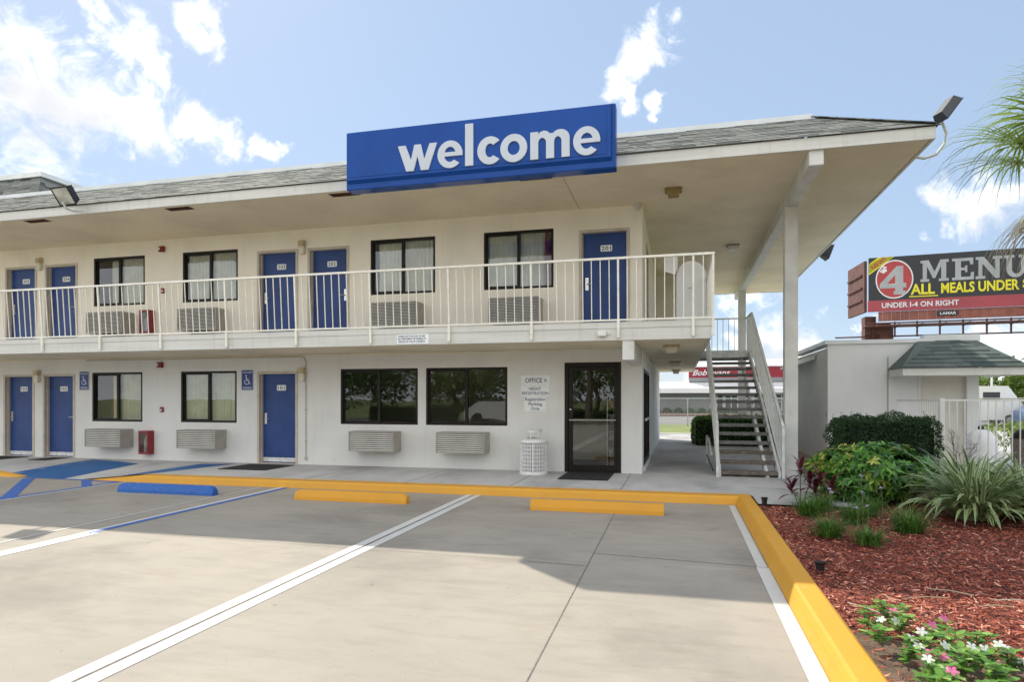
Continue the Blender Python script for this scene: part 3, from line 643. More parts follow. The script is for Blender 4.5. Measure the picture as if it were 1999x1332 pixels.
b.build('shingle_roof',None,mo)
b = MB().use('coping'); cx, cy, cz = XE+.02-RUN, YE-.02+RUN, ze+RISE
b.box(XL,cx-.06,cy-.02,cy+.30,cz-.02,cz+.085); b.box(cx-.36,cx-.06,cy+.301,YR-RUN,cz-.02,cz+.085)
b.build('roof_coping',None,mo)
b = MB(); b.box(XL,cx-.362,cy+.302,YR-RUN,cz-.2,cz-.1); b.build('flat_roof','roofflat',mo)
# soffit joint and fittings
b = MB(); b.box(-1.91,-1.902,YE+.06,YW-.01,ZS-.0025,ZS+.01); b.build('soffit_joint','joint',mo)

# ---- doors
def door(x0, x1, z0, zt, num, hinge, yoff=.115, par=mo):
    """slab recessed in a tan steel frame, white number plate, lever and kick plate"""
    fw = .055; a, c = x0+fw+.02, x1-fw-.02
    d = MB(); d.box(a, c, YW+yoff, YW+yoff+.045, z0+.012, zt-.035); dr = d.build('door','blue',par)
    f = MB()
    for q in ((x0,x0+fw),(x1-fw,x1)): f.box(q[0],q[1],YW-.014,YW+.19,z0,zt+.02)
    f.box(x0+fw,x1-fw,YW-.0141,YW+.19,zt-.035,zt+.02)
    f.box(x0+fw,x0+fw+.02,YW+yoff-.05,YW+.18,z0,zt-.035); f.box(x1-fw-.02,x1-fw,YW+yoff-.05,YW+.18,z0,zt-.035)
    f.box(x0+fw,x1-fw,YW+.02,YW+.19,z0-.02,z0+.010)
    f.build('door_frame','jamb',dr)
    if z0 < 1: B(a+.004,c-.004,YW+yoff-.004,YW+yoff,z0+.03,z0+.125).build('kick_plate','kick',dr)
    hx = a+.07 if hinge == 'L' else c-.07; sg = 1 if hinge == 'L' else -1
    h = MB(); h.box(hx-.03,hx+.03,YW+yoff-.012,YW+yoff,z0+.88,z0+1.13); h.tube([(hx,YW+yoff-.01,z0+1.0),(hx,YW+yoff-.055,z0+1.0),(hx+sg*.11,YW+yoff-.06,z0+1.0)],.009)
    h.lathe([(0,-.01),(.018,-.008),(.018,.008),(0,.01)],(hx,YW+yoff-.016,z0+1.085),12,1,.4); h.box(hx-.02,hx+.02,YW+yoff-.02,YW+yoff-.011,z0+.89,z0+.97)
    h.build('handle','steel',dr)
    px = (a+c)/2+.03; pz = z0+1.70; p = MB().use('paper')
    pw, ph, rr = .115, .062, .015
    pl = [(px-pw+rr,pz-ph),(px+pw-rr,pz-ph),(px+pw,pz-ph+rr),(px+pw,pz+ph-rr),(px+pw-rr,pz+ph),(px-pw+rr,pz+ph),(px-pw,pz+ph-rr),(px-pw,pz-ph+rr)]
    p.prism(pl, YW+yoff-.006, YW+yoff-.0005, 'y'); p.use('ink'); add_text(p, num, px-.092, px+.092, pz-.040, pz+.040, YW+yoff-.0075, .012, spacing=1.15)
    p.build('number_plate',None,dr)
for (num,x0,x1), hg in zip(DL, 'LRL'): door(x0,x1,0,2.045,num,hg)
for (num,x0,x1), hg in zip(DU, 'LRLRL'): door(x0,x1,ZF+.006,4.765,num,hg)
# ---- windows
def curtain(x0, x1, z0, z1, y, par, m='curtain', amp=.022, seed=0, gather=0):
    rnd = random.Random(seed); b = MB(); n = max(8,int((x1-x0)/.012)); ph = rnd.uniform(0,6); vs = []
    rows = 7
    for k in range(rows+1):
        t = k/rows; z = z1+(z0-z1)*t
        for i in range(n+1):
            u = i/n; x = x0+(x1-x0)*u*(1-gather*t)
            f = math.sin(x*62+ph+1.3*math.sin(x*9+ph))*amp*(.7+.5*t)+.35*amp*math.sin(x*140+3*t)
            vs.append((x+.006*math.sin(t*5+x*20), y+f, z))
    w_ = n+1
    b.mesh(vs, [(k*w_+i,k*w_+i+1,(k+1)*w_+i+1,(k+1)*w_+i) for k in range(rows) for i in range(n)])
    return b.build('curtain', m, par, smooth=True)
def window(x0, x1, z0, z1, kind, up):
    fw = .045; y = YW+.035; f = MB().use('bronze')
    f.box(x0,x1,y-.03,y+.07,z0,z0+fw); f.box(x0,x1,y-.03,y+.07,z1-fw,z1); f.box(x0,x0+fw,y-.03,y+.07,z0+fw,z1-fw); f.box(x1-fw,x1,y-.03,y+.07,z0+fw,z1-fw)
    xm = (x0+x1)/2; f.box(xm-.03,xm+.03,y-.015,y+.06,z0+fw,z1-fw)
    f.box(x0+fw,x0+fw+.03,y+.005,y+.05,z0+fw,z1-fw); f.box(x0+fw,xm-.03,y+.005,y+.05,z1-fw-.03,z1-fw); f.box(x0+fw,xm-.03,y+.005,y+.05,z0+fw,z0+fw+.03)
    W = f.build('window',None,mo)
    for a, c, yy in ((x0+fw+.03,xm-.03,y+.028),(xm+.03,x1-fw,y+.012)):
        q = MB(); q.face([(a,yy,z0+fw),(c,yy,z0+fw),(c,yy,z1-fw),(a,yy,z1-fw)]); q.build('pane','glass2' if up else 'glass',W)
    cy = YW+.13; zz0, zz1 = z0-.05, z1+.05
    if kind == 'A': curtain(xm-.22,xm-.03,zz0,zz1,cy,W,seed=1); curtain(xm+.02,x1,zz0,zz1,cy+.02,W,seed=2); curtain(xm-.33,xm-.20,zz0,zz1,cy+.05,W,'curtain_red',.03,3)
    elif kind == 'B': curtain(x0+.08,xm-.02,zz0,zz1,cy,W,seed=4,gather=.05); curtain(xm,x1-.06,zz0,zz1,cy+.01,W,seed=5); curtain(x1-.08,x1+.04,zz0,zz1,cy+.03,W,'curtain_red',seed=6)
    elif kind == 'C': curtain(xm-.30,xm-.02,zz0,zz1,cy,W,seed=7); curtain(xm,x1+.02,zz0,zz1,cy,W,seed=8)
    elif kind == 'D': curtain(x0+.06,xm-.02,zz0,zz1,cy,W,seed=9); curtain(xm,x1,zz0,zz1,cy,W,seed=10)
    elif kind == 'E': curtain(x0+.14,xm-.02,zz0,zz1,cy,W,seed=11); curtain(xm,x1,zz0,zz1,cy,W,seed=12)
    elif kind == 'F': curtain(x0+.06,xm-.02,zz0,zz1,cy,W,seed=13); curtain(xm,x1-.20,zz0,zz1,cy,W,seed=14); curtain(x1-.22,x1-.10,zz0,zz1,cy+.02,W,'curtain_red',seed=15)
for h in WL+WL_EXTRA: window(*h[:4], h[4], False)
for h in WU+WU_EXTRA: window(*h[:4], h[4], True)
# ---- office glass door with bronze frame
x0, x1, z0, z1 = OD[0], OD[1], 0, 2.17
f = MB().use('bronze')
f.box(x0,x0+.07,YW-.01,YW+.12,0,z1); f.box(x1-.07,x1,YW-.01,YW+.12,0,z1); f.box(x0+.07,x1-.07,YW-.01,YW+.12,z1-.08,z1)
f.box(x0+.07,x1-.07,YW-.005,YW+.12,-.02,.02)
f.box(x0+.075,x0+.16,YW+.02,YW+.065,.025,z1-.085); f.box(x1-.14,x1-.075,YW+.02,YW+.065,.025,z1-.085); f.box(x0+.16,x1-.14,YW+.02,YW+.065,.025,.14); f.box(x0+.16,x1-.14,YW+.02,YW+.065,z1-.16,z1-.085)
od = f.build('entrance_door',None,mo); od['label'] = 'brown framed full glass office door'
q = MB(); q.face([(x0+.16,YW+.045,.14),(x1-.14,YW+.045,.14),(x1-.14,YW+.045,z1-.16),(x0+.16,YW+.045,z1-.16)]); q.build('pane','glass',od)
h = MB(); h.tube([(x0+.10,YW+.02,1.02),(x0+.10,YW-.045,1.03),(x1-.10,YW-.045,1.03),(x1-.10,YW+.02,1.02)],.013); h.lathe([(0,-.012),(.02,-.01),(.02,.01),(0,.012)],(x0+.115,YW+.012,1.24),12,1,.5)
h.build('handle','steel',od)
# side shopfront door in the breezeway wall
y0_, y1_ = SD[0], SD[1]
f = MB().use('bronze')
for a, c in ((y0_,y0_+.06),(y1_-.06,y1_),((y0_+y1_)/2-.05,(y0_+y1_)/2+.05)): f.box(XC-.12,XC+.008,a,c,SD[2],SD[3])
f.box(XC-.12,XC+.008,y0_+.06,y1_-.06,SD[3]-.07,SD[3]); f.box(XC-.12,XC+.008,y0_+.06,y1_-.06,SD[2],SD[2]+.12)
s_ = f.build('side_door',None,mo)
q = MB(); q.face([(XC-.05,y0_+.06,SD[2]+.12),(XC-.05,y1_-.06,SD[2]+.12),(XC-.05,y1_-.06,SD[3]-.07),(XC-.05,y0_+.06,SD[3]-.07)]); q.build('pane','glass',s_)
h = MB(); h.bar((XC+.04,y0_+.1,1.03),(XC+.04,(y0_+y1_)/2-.1,1.03),.03,.05); h.build('handle','steel',s_)
B(XC-.02,XC+.03,y0_,y1_,0,.10).build('door_sill','stucco',mo)
for y in (14.2,19.5):
    d = B(XC-.13,XC-.09,y+.05,y+.9,ZF+.01,4.75).build('door','jamb',mo)
    f = MB(); f.box(XC-.19,XC+.014,y,y+.05,ZF,4.785); f.box(XC-.19,XC+.014,y+.9,y+.95,ZF,4.785); f.box(XC-.19,XC+.014,y+.05,y+.9,4.74,4.785); f.build('door_frame','jamb',d)

b = MB(); b.box(XC+.001,.50,20.2,YR-.1,ZF+.006,ZS-.002); b.build('end_wall','stucco_up',mo)
# lobby furniture seen through the glass
t = root('reception_counter', (-2.0,15.6,0), 'pale reception counter inside the office behind the glass door', 'counter')
B(-2.5,-1.3,15.4,15.9,.006,1.0).build('counter_body','utildoor',t); B(-2.56,-1.24,15.32,15.96,1.0,1.04).build('counter_top','bronze',t)
t = root('brochure_rack', (-1.25,14.2,0), 'rack of printed brochures just inside the office glass door', 'rack')
b = MB(); b.box(-1.50,-1.05,14.3,14.32,.006,1.5); b.box(-1.50,-1.48,14.0,14.3,.006,1.5); b.box(-1.07,-1.05,14.0,14.3,.006,1.5); b.build('rack_frame','galv',t)
rc = random.Random(3)
for k in range(7):
    z = .2+.18*k; B(-1.48,-1.07,14.05,14.30,z,z+.012).build('shelf','galv',t)
for nm_,c in (('a','signwhite'),('b','bbred'),('c','bbyel'),('d','signblue')):
    pb = MB()
    for k in range(7):
        for j in range(4):
            if rc.random() < .25:
                x = -1.47+.1*j; z = .213+.18*k; pb.box(x,x+.085,14.1,14.12+.05*rc.random(),z,z+.14)
    if pb.v: pb.build('brochures',c,t)

# ---- WELCOME sign
SX0, SX1, SZ0, SZ1, SY = -5.47, -.935, 4.985, 5.965, 9.98
ws = root('welcome_sign', ((SX0+SX1)/2, SY, SZ0), 'long blue sign box with raised white letters reading welcome, on the roof edge', 'sign')
b = MB(); b.bbox(SX0,SX1,SY,SY+.24,SZ0,SZ1,.012); b.build('sign_box','signblue',ws)
def frustum(b, o, i, y0, y1):
    A = [(o[0],y0,o[2]),(o[1],y0,o[2]),(o[1],y0,o[3]),(o[0],y0,o[3])]; C = [(i[0],y1,i[2]),(i[1],y1,i[2]),(i[1],y1,i[3]),(i[0],y1,i[3])]
    b.mesh(A+C, [(4,5,6,7)]+[(k,(k+1)%4,4+(k+1)%4,4+k) for k in range(4)])
b = MB(); frustum(b,(SX0+.03,SX1-.05,SZ0+.10,SZ1-.03),(SX0+.045,SX1-.075,SZ0+.15,SZ1-.045),SY-.0005,SY-.055)
frustum(b,(SX0+.10,SX1-.13,SZ0+.19,SZ1-.09),(SX0+.105,SX1-.135,SZ0+.195,SZ1-.095),SY-.055,SY-.062); b.build('face_panel','signblue',ws)
b = MB()
for x in (-4.8,-3.2,-1.6): b.box(x-.03,x+.03,SY+.24,YE,SZ0+.28,SZ0+.34)
for x in (-4.8,-3.2,-1.6): b.box(x-.03,x+.03,SY+.24,YE+.35,SZ1-.22,SZ1-.16)
b.build('mounting_bracket','galv',ws)
def ltr_e(rx=.5, ry=.52, s=.27):
    ix, iy = rx-s, ry-s*.86; yb = -.07; yt = .085
    out = [(rx, yb)] + arc(0,0,rx,ry,math.degrees(math.asin(yb/ry)),318-0,40)[1:] if False else None
    a0 = math.degrees(math.asin(yb/ry))
    outer = arc(0,0,rx,ry,a0,318,44)
    inner = arc(0,0,ix,iy,312,180+math.degrees(math.asin(-yb/iy)),24)
    hole = arc(0,0,ix,iy,math.degrees(math.asin(yt/iy)),180-math.degrees(math.asin(yt/iy)),20)
    return [[(x+rx,y+.5) for x,y in outer+inner], [(x+rx,y+.5) for x,y in hole]]
def ltr_c(rx=.46, ry=.52, s=.29):
    ix, iy = rx-s, ry-s*.9
    return [[(x+rx,y+.5) for x,y in arc(0,0,rx,ry,42,318,40)+arc(0,0,ix,iy,312,48,30)]]
def ltr_o(rx=.52, ry=.52, s=.285):
    return [[(x+rx,y+.5) for x,y in arc(0,0,rx,ry,0,352,44)], [(x+rx,y+.5) for x,y in arc(0,0,rx-s,ry-s*.92,0,352,40)]]
LW = [[(0,1),(.33,1),(.56,.42),(.70,1),(.97,1),(1.12,.42),(1.34,1),(1.65,1),(1.29,0),(.98,0),(.83,.56),(.67,0),(.36,0)]]
LL = [[(0,0),(.31,0),(.31,1.58),(0,1.58)]]
def ltr_m(W=1.48, s=.30):
    o_ = [(0,0),(0,1),(s,1),(s,.90)]
    o_ += arc(.52,.70,.28,.32,128,40,10)           # first hump
    o_ += arc(1.13,.70,.35,.32,140,0,16)           # second hump ends at right
    o_ += [(W,0),(W-s,0)]
    o_ += arc(1.04,.58,W-s-1.04,.19,0,180,10)
    o_ += [(2*1.04-(W-s),0),(.90-s+.0,0)] if False else [(1.04-(W-s-1.04),0),(1.04-(W-s-1.04)-s,0)]
    xr = 1.04-(W-s-1.04)-s
    o_ += arc((xr+s)/2,.58,(xr-s)/2,.19,0,180,10)
    o_ += [(s,0)]
    return [o_]
SC = .425; ZB0 = 5.185
for ch, x0, x1, spl in (('w',-4.485,-3.80,LW),('e',-3.79,-3.365,ltr_e()),('l',-3.32,-3.185,LL),('c',-3.115,-2.75,ltr_c()),('o',-2.735,-2.30,ltr_o()),('m',-2.25,-1.63,ltr_m()),('e',-1.575,-1.16,ltr_e())):
    mxx = max(p[0] for p in spl[0]); b = MB(); outline_mesh(b, spl, x0, ZB0, SC, SY-.060, .028, scx=(x1-x0)/mxx); b.build('letter','signwhite',ws)

# ---- balcony railing (front run)
rl = root('balcony_railing', (-7,YB,ZF), 'long white metal railing along the front of the upper walkway', 'railing')
posts = [-14.66,-13.145,-11.628,-10.118,-8.574,-7.037,-5.492,-3.965,-2.46,-.98,.222,.53]
XR0 = -14.66
ZT, YT, ZL, YL = 3.785, 10.86, 2.765, 10.928
B(XR0,.55,YT-.022,YT+.022,ZT-.02,ZT+.016).build('top_rail','rail',rl)
B(XR0,.545,YL-.014,YL+.014,ZL-.014,ZL+.014).build('bottom_rail','rail',rl)
for i, x in enumerate(posts):
    b = MB(); b.bar((x,YT+.001,ZT-.02),(x,YL,ZL-.02),.032,.03)
    b.box(x-.022,x+.022,YB-.05,YB-.0125,2.47,ZL-.01); b.build('post','rail',rl)
for i in range(len(posts)-1):
    a, c = posts[i], posts[i+1]; k = max(1, round((c-a)/.152))
    for j in range(1, k):
        x = a+(c-a)*j/k; b = MB(); b.bar((x,YT+.002,ZT-.02),(x,YL,ZL+.01),.014,.014); b.build('baluster','rail',rl)
rs = root('balcony_railing', (.53,14,ZF), 'white railing running back along the side walkway above the breezeway', 'railing')
B(.505,.545,YT+.05,17.9,ZT-.02,ZT+.016).build('top_rail','rail',rs); B(.512,.54,YL+.02,17.9,ZL-.012,ZL+.014).build('bottom_rail','rail',rs)
k = 46
for j in range(1,k+1):
    y = YL+.04+(17.85-YL)*j/k
    if j%10 == 0: B(.512,.542,y-.016,y+.016,2.5,ZT-.02).build('post','rail',rs)
    else: B(.521,.535,y-.007,y+.007,ZL,ZT-.02).build('baluster','rail',rs)

# ---- staircase
st = root('outdoor_staircase', (1.25,12.7,0), 'open grey metal staircase with worn treads rising beside the breezeway', 'staircase')
SXa, SXb = .72, 1.80; NT = 15; g_, r_s = .345, .1645; Y1 = 12.72; Z1 = .10
for i in range(NT):
    z = Z1+i*r_s; y = Y1+i*g_
    b = MB(); b.bbox(SXa+.045,SXb-.045,y,y+.29,z-.062,z,.008); b.build('tread','wood' if i < 3 else 'treadgrey',st)
yl = Y1+NT*g_; ZLd = ZF
def strg(x):
    b = MB(); sl = r_s/g_
    pr = [(Y1-.02,0),(Y1+.28,0),(yl+.05,ZLd-.30),(yl+.05,ZLd-.03),(yl-.10,ZLd-.06),(Y1-.02,.10)]
    b.prism(pr, x-.02, x+.02, 'x'); return b
for x in (SXa+.02, SXb-.02): strg(x).build('stringer','stairgrey',st)
b = MB()   # saw-tooth carrier under the treads on the right
for i in range(NT):
    z = Z1+i*r_s; y = Y1+i*g_
    b.prism([(y+.02,z-.05),(y+.27,z-.05),(y+.20,z-.20),(y+.06,z-.20)], SXb-.25, SXb-.19, 'x')
b.bar((SXb-.22,Y1+.1,-.0),(SXb-.22,yl+.1,ZLd-.25),.05,.10); b.build('tread_carrier','stairgrey',st)
b = MB().use('treadgrey'); b.box(.52,SXb+.05,yl,yl+1.5,ZLd-.05,ZLd); b.use('stairgrey'); b.box(.52,SXb+.05,yl-.03,yl-.001,ZLd-.19,ZLd-.002); b.box(.52,SXb+.05,yl+1.5,yl+1.53,ZLd-.19,ZLd)
b.box(SXb+.051,SXb+.08,yl-.03,yl+1.53,ZLd-.19,ZLd); b.build('landing',None,st)
for x, nm_ in ((SXa-.03,'l'),(SXb+.03,'r')):
    p0 = (x,Y1-.08,Z1-.1+.93); p1 = (x,yl,ZLd+.95)
    b = MB(); b.bar(p0,p1,.045,.055); b.bar((x,Y1-.08,.93-.02),(x,Y1-.08,0),.045,.055); b.build('handrail','stairgrey',st)
    b = MB(); b.bar((x,Y1,.13),(x,yl,ZLd-.02),.02,.03); b.build('bottom_rail','stairgrey',st)
    for j in range(40):
        t_ = (j+.5)/40; y = Y1+(yl-Y1)*t_; zb = .13+(ZLd-.15)*t_; B(x-.007,x+.007,y-.007,y+.007,zb,zb+.85+.02*t_-.02).build('baluster','stairgrey',st)
b = MB(); ly = yl+1.47
b.bar((.55,ly,ZLd+1.0),(SXb+.03,ly,ZLd+1.0),.035,.035); b.bar((SXb+.03,yl,ZLd+.97),(SXb+.03,ly,ZLd+1.0),.035,.035); b.build('landing_rail','stairgrey',st)
for j in range(9):
    x = .6+j*.152; B(x-.008,x+.008,ly-.008,ly+.008,ZLd,ZLd+.99).build('baluster','stairgrey',st)
for j in range(9):
    y = yl+.1+j*.152; B(SXb+.022,SXb+.038,y-.008,y+.008,ZLd,ZLd+.97).build('baluster','stairgrey',st)
# low guard beside the stair foot
t = root('low_guard_rail', (.6,14,0), 'low white pipe guard left of the staircase foot', 'rail')
b = MB(); b.tube([(.60,15.2,0),(.60,15.2,.62),(.60,14.2,.62),(.62,13.4,.35)],.022); b.build('pipe','stairgrey',t)
b = MB(); b.bar((.60,15.2,.20),(.64,13.2,.06),.02,.03); b.build('lower_bar','black',t)

# ---- air conditioners
def aircon(x0, zt, lab, up):
    a = root('air_conditioner', (x0,YW,zt), lab, 'air conditioner', 'wall air conditioners')
    W_, H_, D_ = 1.03, .42 if not up else .50, .385
    x1 = x0+W_; yf = YW-D_; z0 = zt-H_
    c = MB().use('acgrey'); t_ = .02
    c.box(x0,x0+t_,yf,YW-.001,z0,zt); c.box(x1-t_,x1,yf,YW-.001,z0,zt); c.box(x0+t_,x1-t_,yf,YW-.001,zt-t_,zt); c.box(x0+t_,x1-t_,yf,YW-.001,z0,z0+t_)
    c.use('acdark'); c.box(x0+t_,x1-t_,yf+.05,YW-.01,z0+t_,zt-t_)
    c.build('casing',None,a)
    l = MB(); n_ = 9 if not up else 15
    hh = (H_-2*t_)/n_; sl = .32 if not up else .48
    for k in range(n_):
        z = z0+t_+hh*(k+.5)
        l.mesh([(x0+t_,yf+.002,z-hh*sl),(x1-t_,yf+.002,z-hh*sl),(x1-t_,yf+.03,z+hh*.30),(x0+t_,yf+.03,z+hh*.30),(x0+t_,yf+.008,z-hh*.42),(x1-t_,yf+.008,z-hh*.42),(x1-t_,yf+.036,z+hh*.2),(x0+t_,yf+.036,z+hh*.2)],
               [(0,1,2,3),(0,1,5,4),(4,5,6,7)])
    l.build('grille','aclight',a)
    if up: MB().box(x0+.25,x1-.35,YW-.25,YW-.02,z0-.10,z0-.001).build('drain_pan','acdark',a)
    return a
for x0, zt, lab, up in ((-13.66,.735,'louvred grey wall air conditioner under the ground floor window next to door 102',False),(-11.07,.745,'louvred wall air conditioner under the ground floor curtained window left of door 101',False),
    (-6.75,.765,'louvred wall air conditioner under the left office window',False),(-4.79,.77,'louvred wall air conditioner under the right office window, near the litter bin',False),
    (-13.62,3.50,'grey finely slotted air conditioner on the upper floor right of door 204',True),(-11.05,3.50,'grey slotted air conditioner on the upper floor left of door 203',True),
    (-6.24,3.46,'grey slotted air conditioner on the upper floor right of door 202',True),(-3.68,3.46,'grey slotted air conditioner on the upper floor left of door 201',True)):
    aircon(x0,zt,lab,up)

# ---- wall lamps, alarms, extinguishers
def wall_lamp(x, z, lab):
    a = root('wall_lamp', (x,YW,z), lab, 'wall lamp', 'wall lamps between the doors')
    MB().bbox(x-.075,x+.075,YW-.10,YW-.001,z+.03,z+.15,.01).build('lamp_housing','tanlamp',a); MB().bbox(x-.065,x+.065,YW-.085,YW-.001,z-.15,z+.029,.01).build('lamp_shade','lens',a)
wall_lamp(-8.07,1.99,'tan wall lamp right of door 101'); wall_lamp(-15.51,2.01,'tan wall lamp between doors 103 and 102')
wall_lamp(-8.07,4.80,'tan wall lamp between doors 203 and 202'); wall_lamp(-15.44,4.81,'tan wall lamp between doors 205 and 204')
def strobe(x,z,lab):
    a = root('fire_alarm_strobe',(x,YW,z),lab,'fire alarm','red fire alarm strobes'); MB().bbox(x-.075,x+.075,YW-.07,YW-.001,z-.065,z+.065,.01).build('alarm_body','red',a); MB().bbox(x-.055,x-.01,YW-.095,YW-.0701,z-.03,z+.03,.006).build('strobe_lens','shade',a)
strobe(-11.84,2.25,'red fire alarm strobe high on the ground floor wall'); strobe(-11.79,4.98,'red fire alarm strobe high on the upper floor wall')
def pull(x,z,lab):
    a = root('fire_pull_station',(x,YW,z),lab,'fire alarm','red pull stations'); MB().bbox(x-.045,x+.045,YW-.04,YW-.001,z-.06,z+.06,.006).build('box','red',a); B(x-.02,x+.02,YW-.05,YW-.0401,z-.03,z+.01).build('pull_handle','shade',a)
pull(-11.80,1.20,'small red pull station on the ground floor wall between two windows'); pull(-11.77,4.0,'small red pull station on the upper floor wall')
def exting(x,z0,z1,lab):
    a = root('extinguisher_cabinet',(x,YW,z0),lab,'fire extinguisher cabinet','red extinguisher cabinets')
    c = MB().use('red'); xa, xb = x-.135, x+.135; c.box(xa,xa+.02,YW-.18,YW-.001,z0,z1); c.box(xb-.02,xb,YW-.18,YW-.001,z0,z1); c.box(xa+.02,xb-.02,YW-.18,YW-.001,z1-.03,z1); c.box(xa+.02,xb-.02,YW-.18,YW-.001,z0,z0+.03); c.box(xa+.02,xb-.02,YW-.02,YW-.001,z0+.03,z1-.03)
    c.box(xa,xb,YW-.188,YW-.181,z0,z0+.05); c.box(xa,xb,YW-.188,YW-.181,z1-.05,z1); c.box(xa,xa+.035,YW-.188,YW-.181,z0+.05,z1-.05); c.box(xb-.035,xb,YW-.188,YW-.181,z0+.05,z1-.05); c.build('cabinet',None,a)
    q = MB(); q.face([(xa+.035,YW-.183,z0+.05),(xb-.035,YW-.183,z0+.05),(xb-.035,YW-.183,z1-.05),(xa+.035,YW-.183,z1-.05)]); q.build('pane','glass',a)
    e = MB().use('shade'); e.lathe([(0,0),(.05,0),(.05,.28),(.03,.34),(.015,.36),(.015,.40)],(x,YW-.09,z0+.04),14); e.build('extinguisher',None,a)
exting(-12.17,.15,.70,'red extinguisher cabinet low on the ground floor wall'); exting(-12.15,2.99,3.54,'red extinguisher cabinet low on the upper floor wall')

# ---- signs on the wall
def rrect(x0,x1,z0,z1,r,n_=5):
    p = []
    for cx_,cz_,a in ((x1-r,z1-r,0),(x0+r,z1-r,90),(x0+r,z0+r,180),(x1-r,z0+r,270)): p += arc(cx_,cz_,r,r,a,a+90,n_)
    return p
def hsign(x0,x1,z0,z1,lab):
    a = root('accessible_parking_sign',((x0+x1)/2,YW,z0),lab,'sign','blue parking signs'); b = MB().use('linepale'); y=YW
    b.prism(rrect(x0,x1,z0,z1,.03),y-.008,y-.001,'y'); b.use('hblue'); b.prism(rrect(x0+.015,x1-.015,z0+.015,z1-.015,.022),y-.010,y-.0081,'y')
    b.use('signwhite'); cx_ = (x0+x1)/2; W2 = (x1-x0)/2
    add_text(b,'HANDICAPPED',x0+.03,x1-.03,z1-.085,z1-.045,y-.0115,.02); add_text(b,'PARKING',x0+.045,x1-.045,z0+.035,z0+.085,y-.0115,.02)
    zc = z0+.20
    ring = arc(cx_-.01,zc,.068,.068,150,390-0,24); ring2 = arc(cx_-.01,zc,.052,.052,390,150,24)
    outline_mesh(b,[[(u,v) for u,v in ring+ring2]],0,0,1,y-.0105,.0015)
    b.lathe([(0,0),(.018,0)],(0,0,0),8) if False else None
    b.prism(arc(cx_-.028,zc+.135,.018,.018,0,340,12),y-.012,y-.0105,'y')
    b.prism([(cx_-.036,zc+.11),(cx_-.014,zc+.11),(cx_-.008,zc+.02),(cx_-.03,zc+.02)],y-.012,y-.0105,'y')
    b.prism([(cx_-.012,zc+.075),(cx_+.035,zc+.070),(cx_+.035,zc+.055),(cx_-.012,zc+.060)],y-.0122,y-.0105,'y')
    b.prism([(cx_-.02,zc+.035),(cx_+.038,zc+.032),(cx_+.064,zc-.04),(cx_+.085,zc-.035),(cx_+.085,zc-.05),(cx_+.052,zc-.056),(cx_+.025,zc+.016),(cx_-.02,zc+.016)],y-.0123,y-.0105,'y')
    b.build('sign_panel',None,a)
hsign(-14.235,-13.935,1.66,2.13,'blue wheelchair parking sign right of door 102'); hsign(-9.645,-9.325,1.64,2.115,'blue wheelchair parking sign left of door 101')
def plate(x0,x1,z0,z1,y,lines,name,lab,ink='ink',bold=.01,face='paper'):
    a = root(name,((x0+x1)/2,y,z0),lab,'sign'); b = MB().use(face); b.prism(rrect(x0,x1,z0,z1,.02),y-.010,y-.001,'y'); b.use(ink)
    for s_,u0,u1,v0,v1 in lines: add_text(b,s_,u0,u1,v0,v1,y-.0115,bold)
    b.build('sign_panel',None,a)
plate(-3.095,-2.49,1.72,1.925,YW,[('OFFICE >',-3.01,-2.57,1.775,1.87)],'office_sign','white sign reading OFFICE with an arrow, topmost left of the glass door')
plate(-3.105,-2.505,1.497,1.712,YW-.004,[('NIGHT',-2.93,-2.68,1.625,1.685),('REGISTRATION',-3.075,-2.535,1.535,1.592)],'night_registration_sign','white sign reading NIGHT REGISTRATION')
plate(-3.03,-2.575,1.20,1.492,YW,[('Registration',-3.01,-2.60,1.39,1.475),('Parking',-2.94,-2.66,1.295,1.380),('Only',-2.89,-2.71,1.205,1.285)],'registration_parking_sign','lowest white sign reading Registration Parking Only')
plate(-4.98,-4.36,2.445,2.62,YB,[('PLEASE LOCK YOUR CAR. WE ARE',-4.95,-4.43,2.568,2.603),('NOT RESPONSIBLE FOR DAMAGE TO',-4.96,-4.41,2.520,2.555),('VEHICLES OR LOSS OF CONTENTS',-4.95,-4.43,2.470,2.505)],'notice_sign','small three line notice on the balcony edge','ink',.02)
t = root('junction_box',(-1.25,YB,2.5),'small white junction box on the balcony edge','junction box'); MB().bbox(-1.32,-1.18,YB-.07,YB-.001,2.50,2.58,.008).build('box','shade',t); b=MB(); b.tube([(-1.18,YB-.03,2.54),(-1.10,YB-.005,2.54)],.008); b.build('cable','shade',t)
t = root('conduit',(-8,YW,0),'thin grey conduit bending down the wall right of door 101','conduit')
b = MB(); pts = [(-14.0,YW-.018,2.385),(-8.12,YW-.018,2.385)]+[(-8.12+.13*math.sin(R(a)),YW-.018,2.255+.13*math.cos(R(a))) for a in (15,30,45,60,75,90)]+[(-7.99,YW-.018,.17)]; b.tube(pts,.011); b.build('pipe','jamb',t)
b = MB()
for z in (2.0,1.2,.5): b.box(-8.015,-7.965,YW-.032,YW-.001,z,z+.025)
b.bbox(-8.02,-7.96,YW-.045,YW-.001,.10,.17,.006); b.build('clamp','jamb',t)
t = root('vent_pipe',(-.77,YW,5.1),'short white pipe stub under the roof at the wall corner','pipe'); b = MB(); b.tube([(-.77,YW-.08,5.09),(-.77,YW-.08,5.20)],.042,14); b.tube([(-.77,YW-.08,5.165),(-.77,YW-.08,5.209)],.055,14); b.build('pipe','white',t)

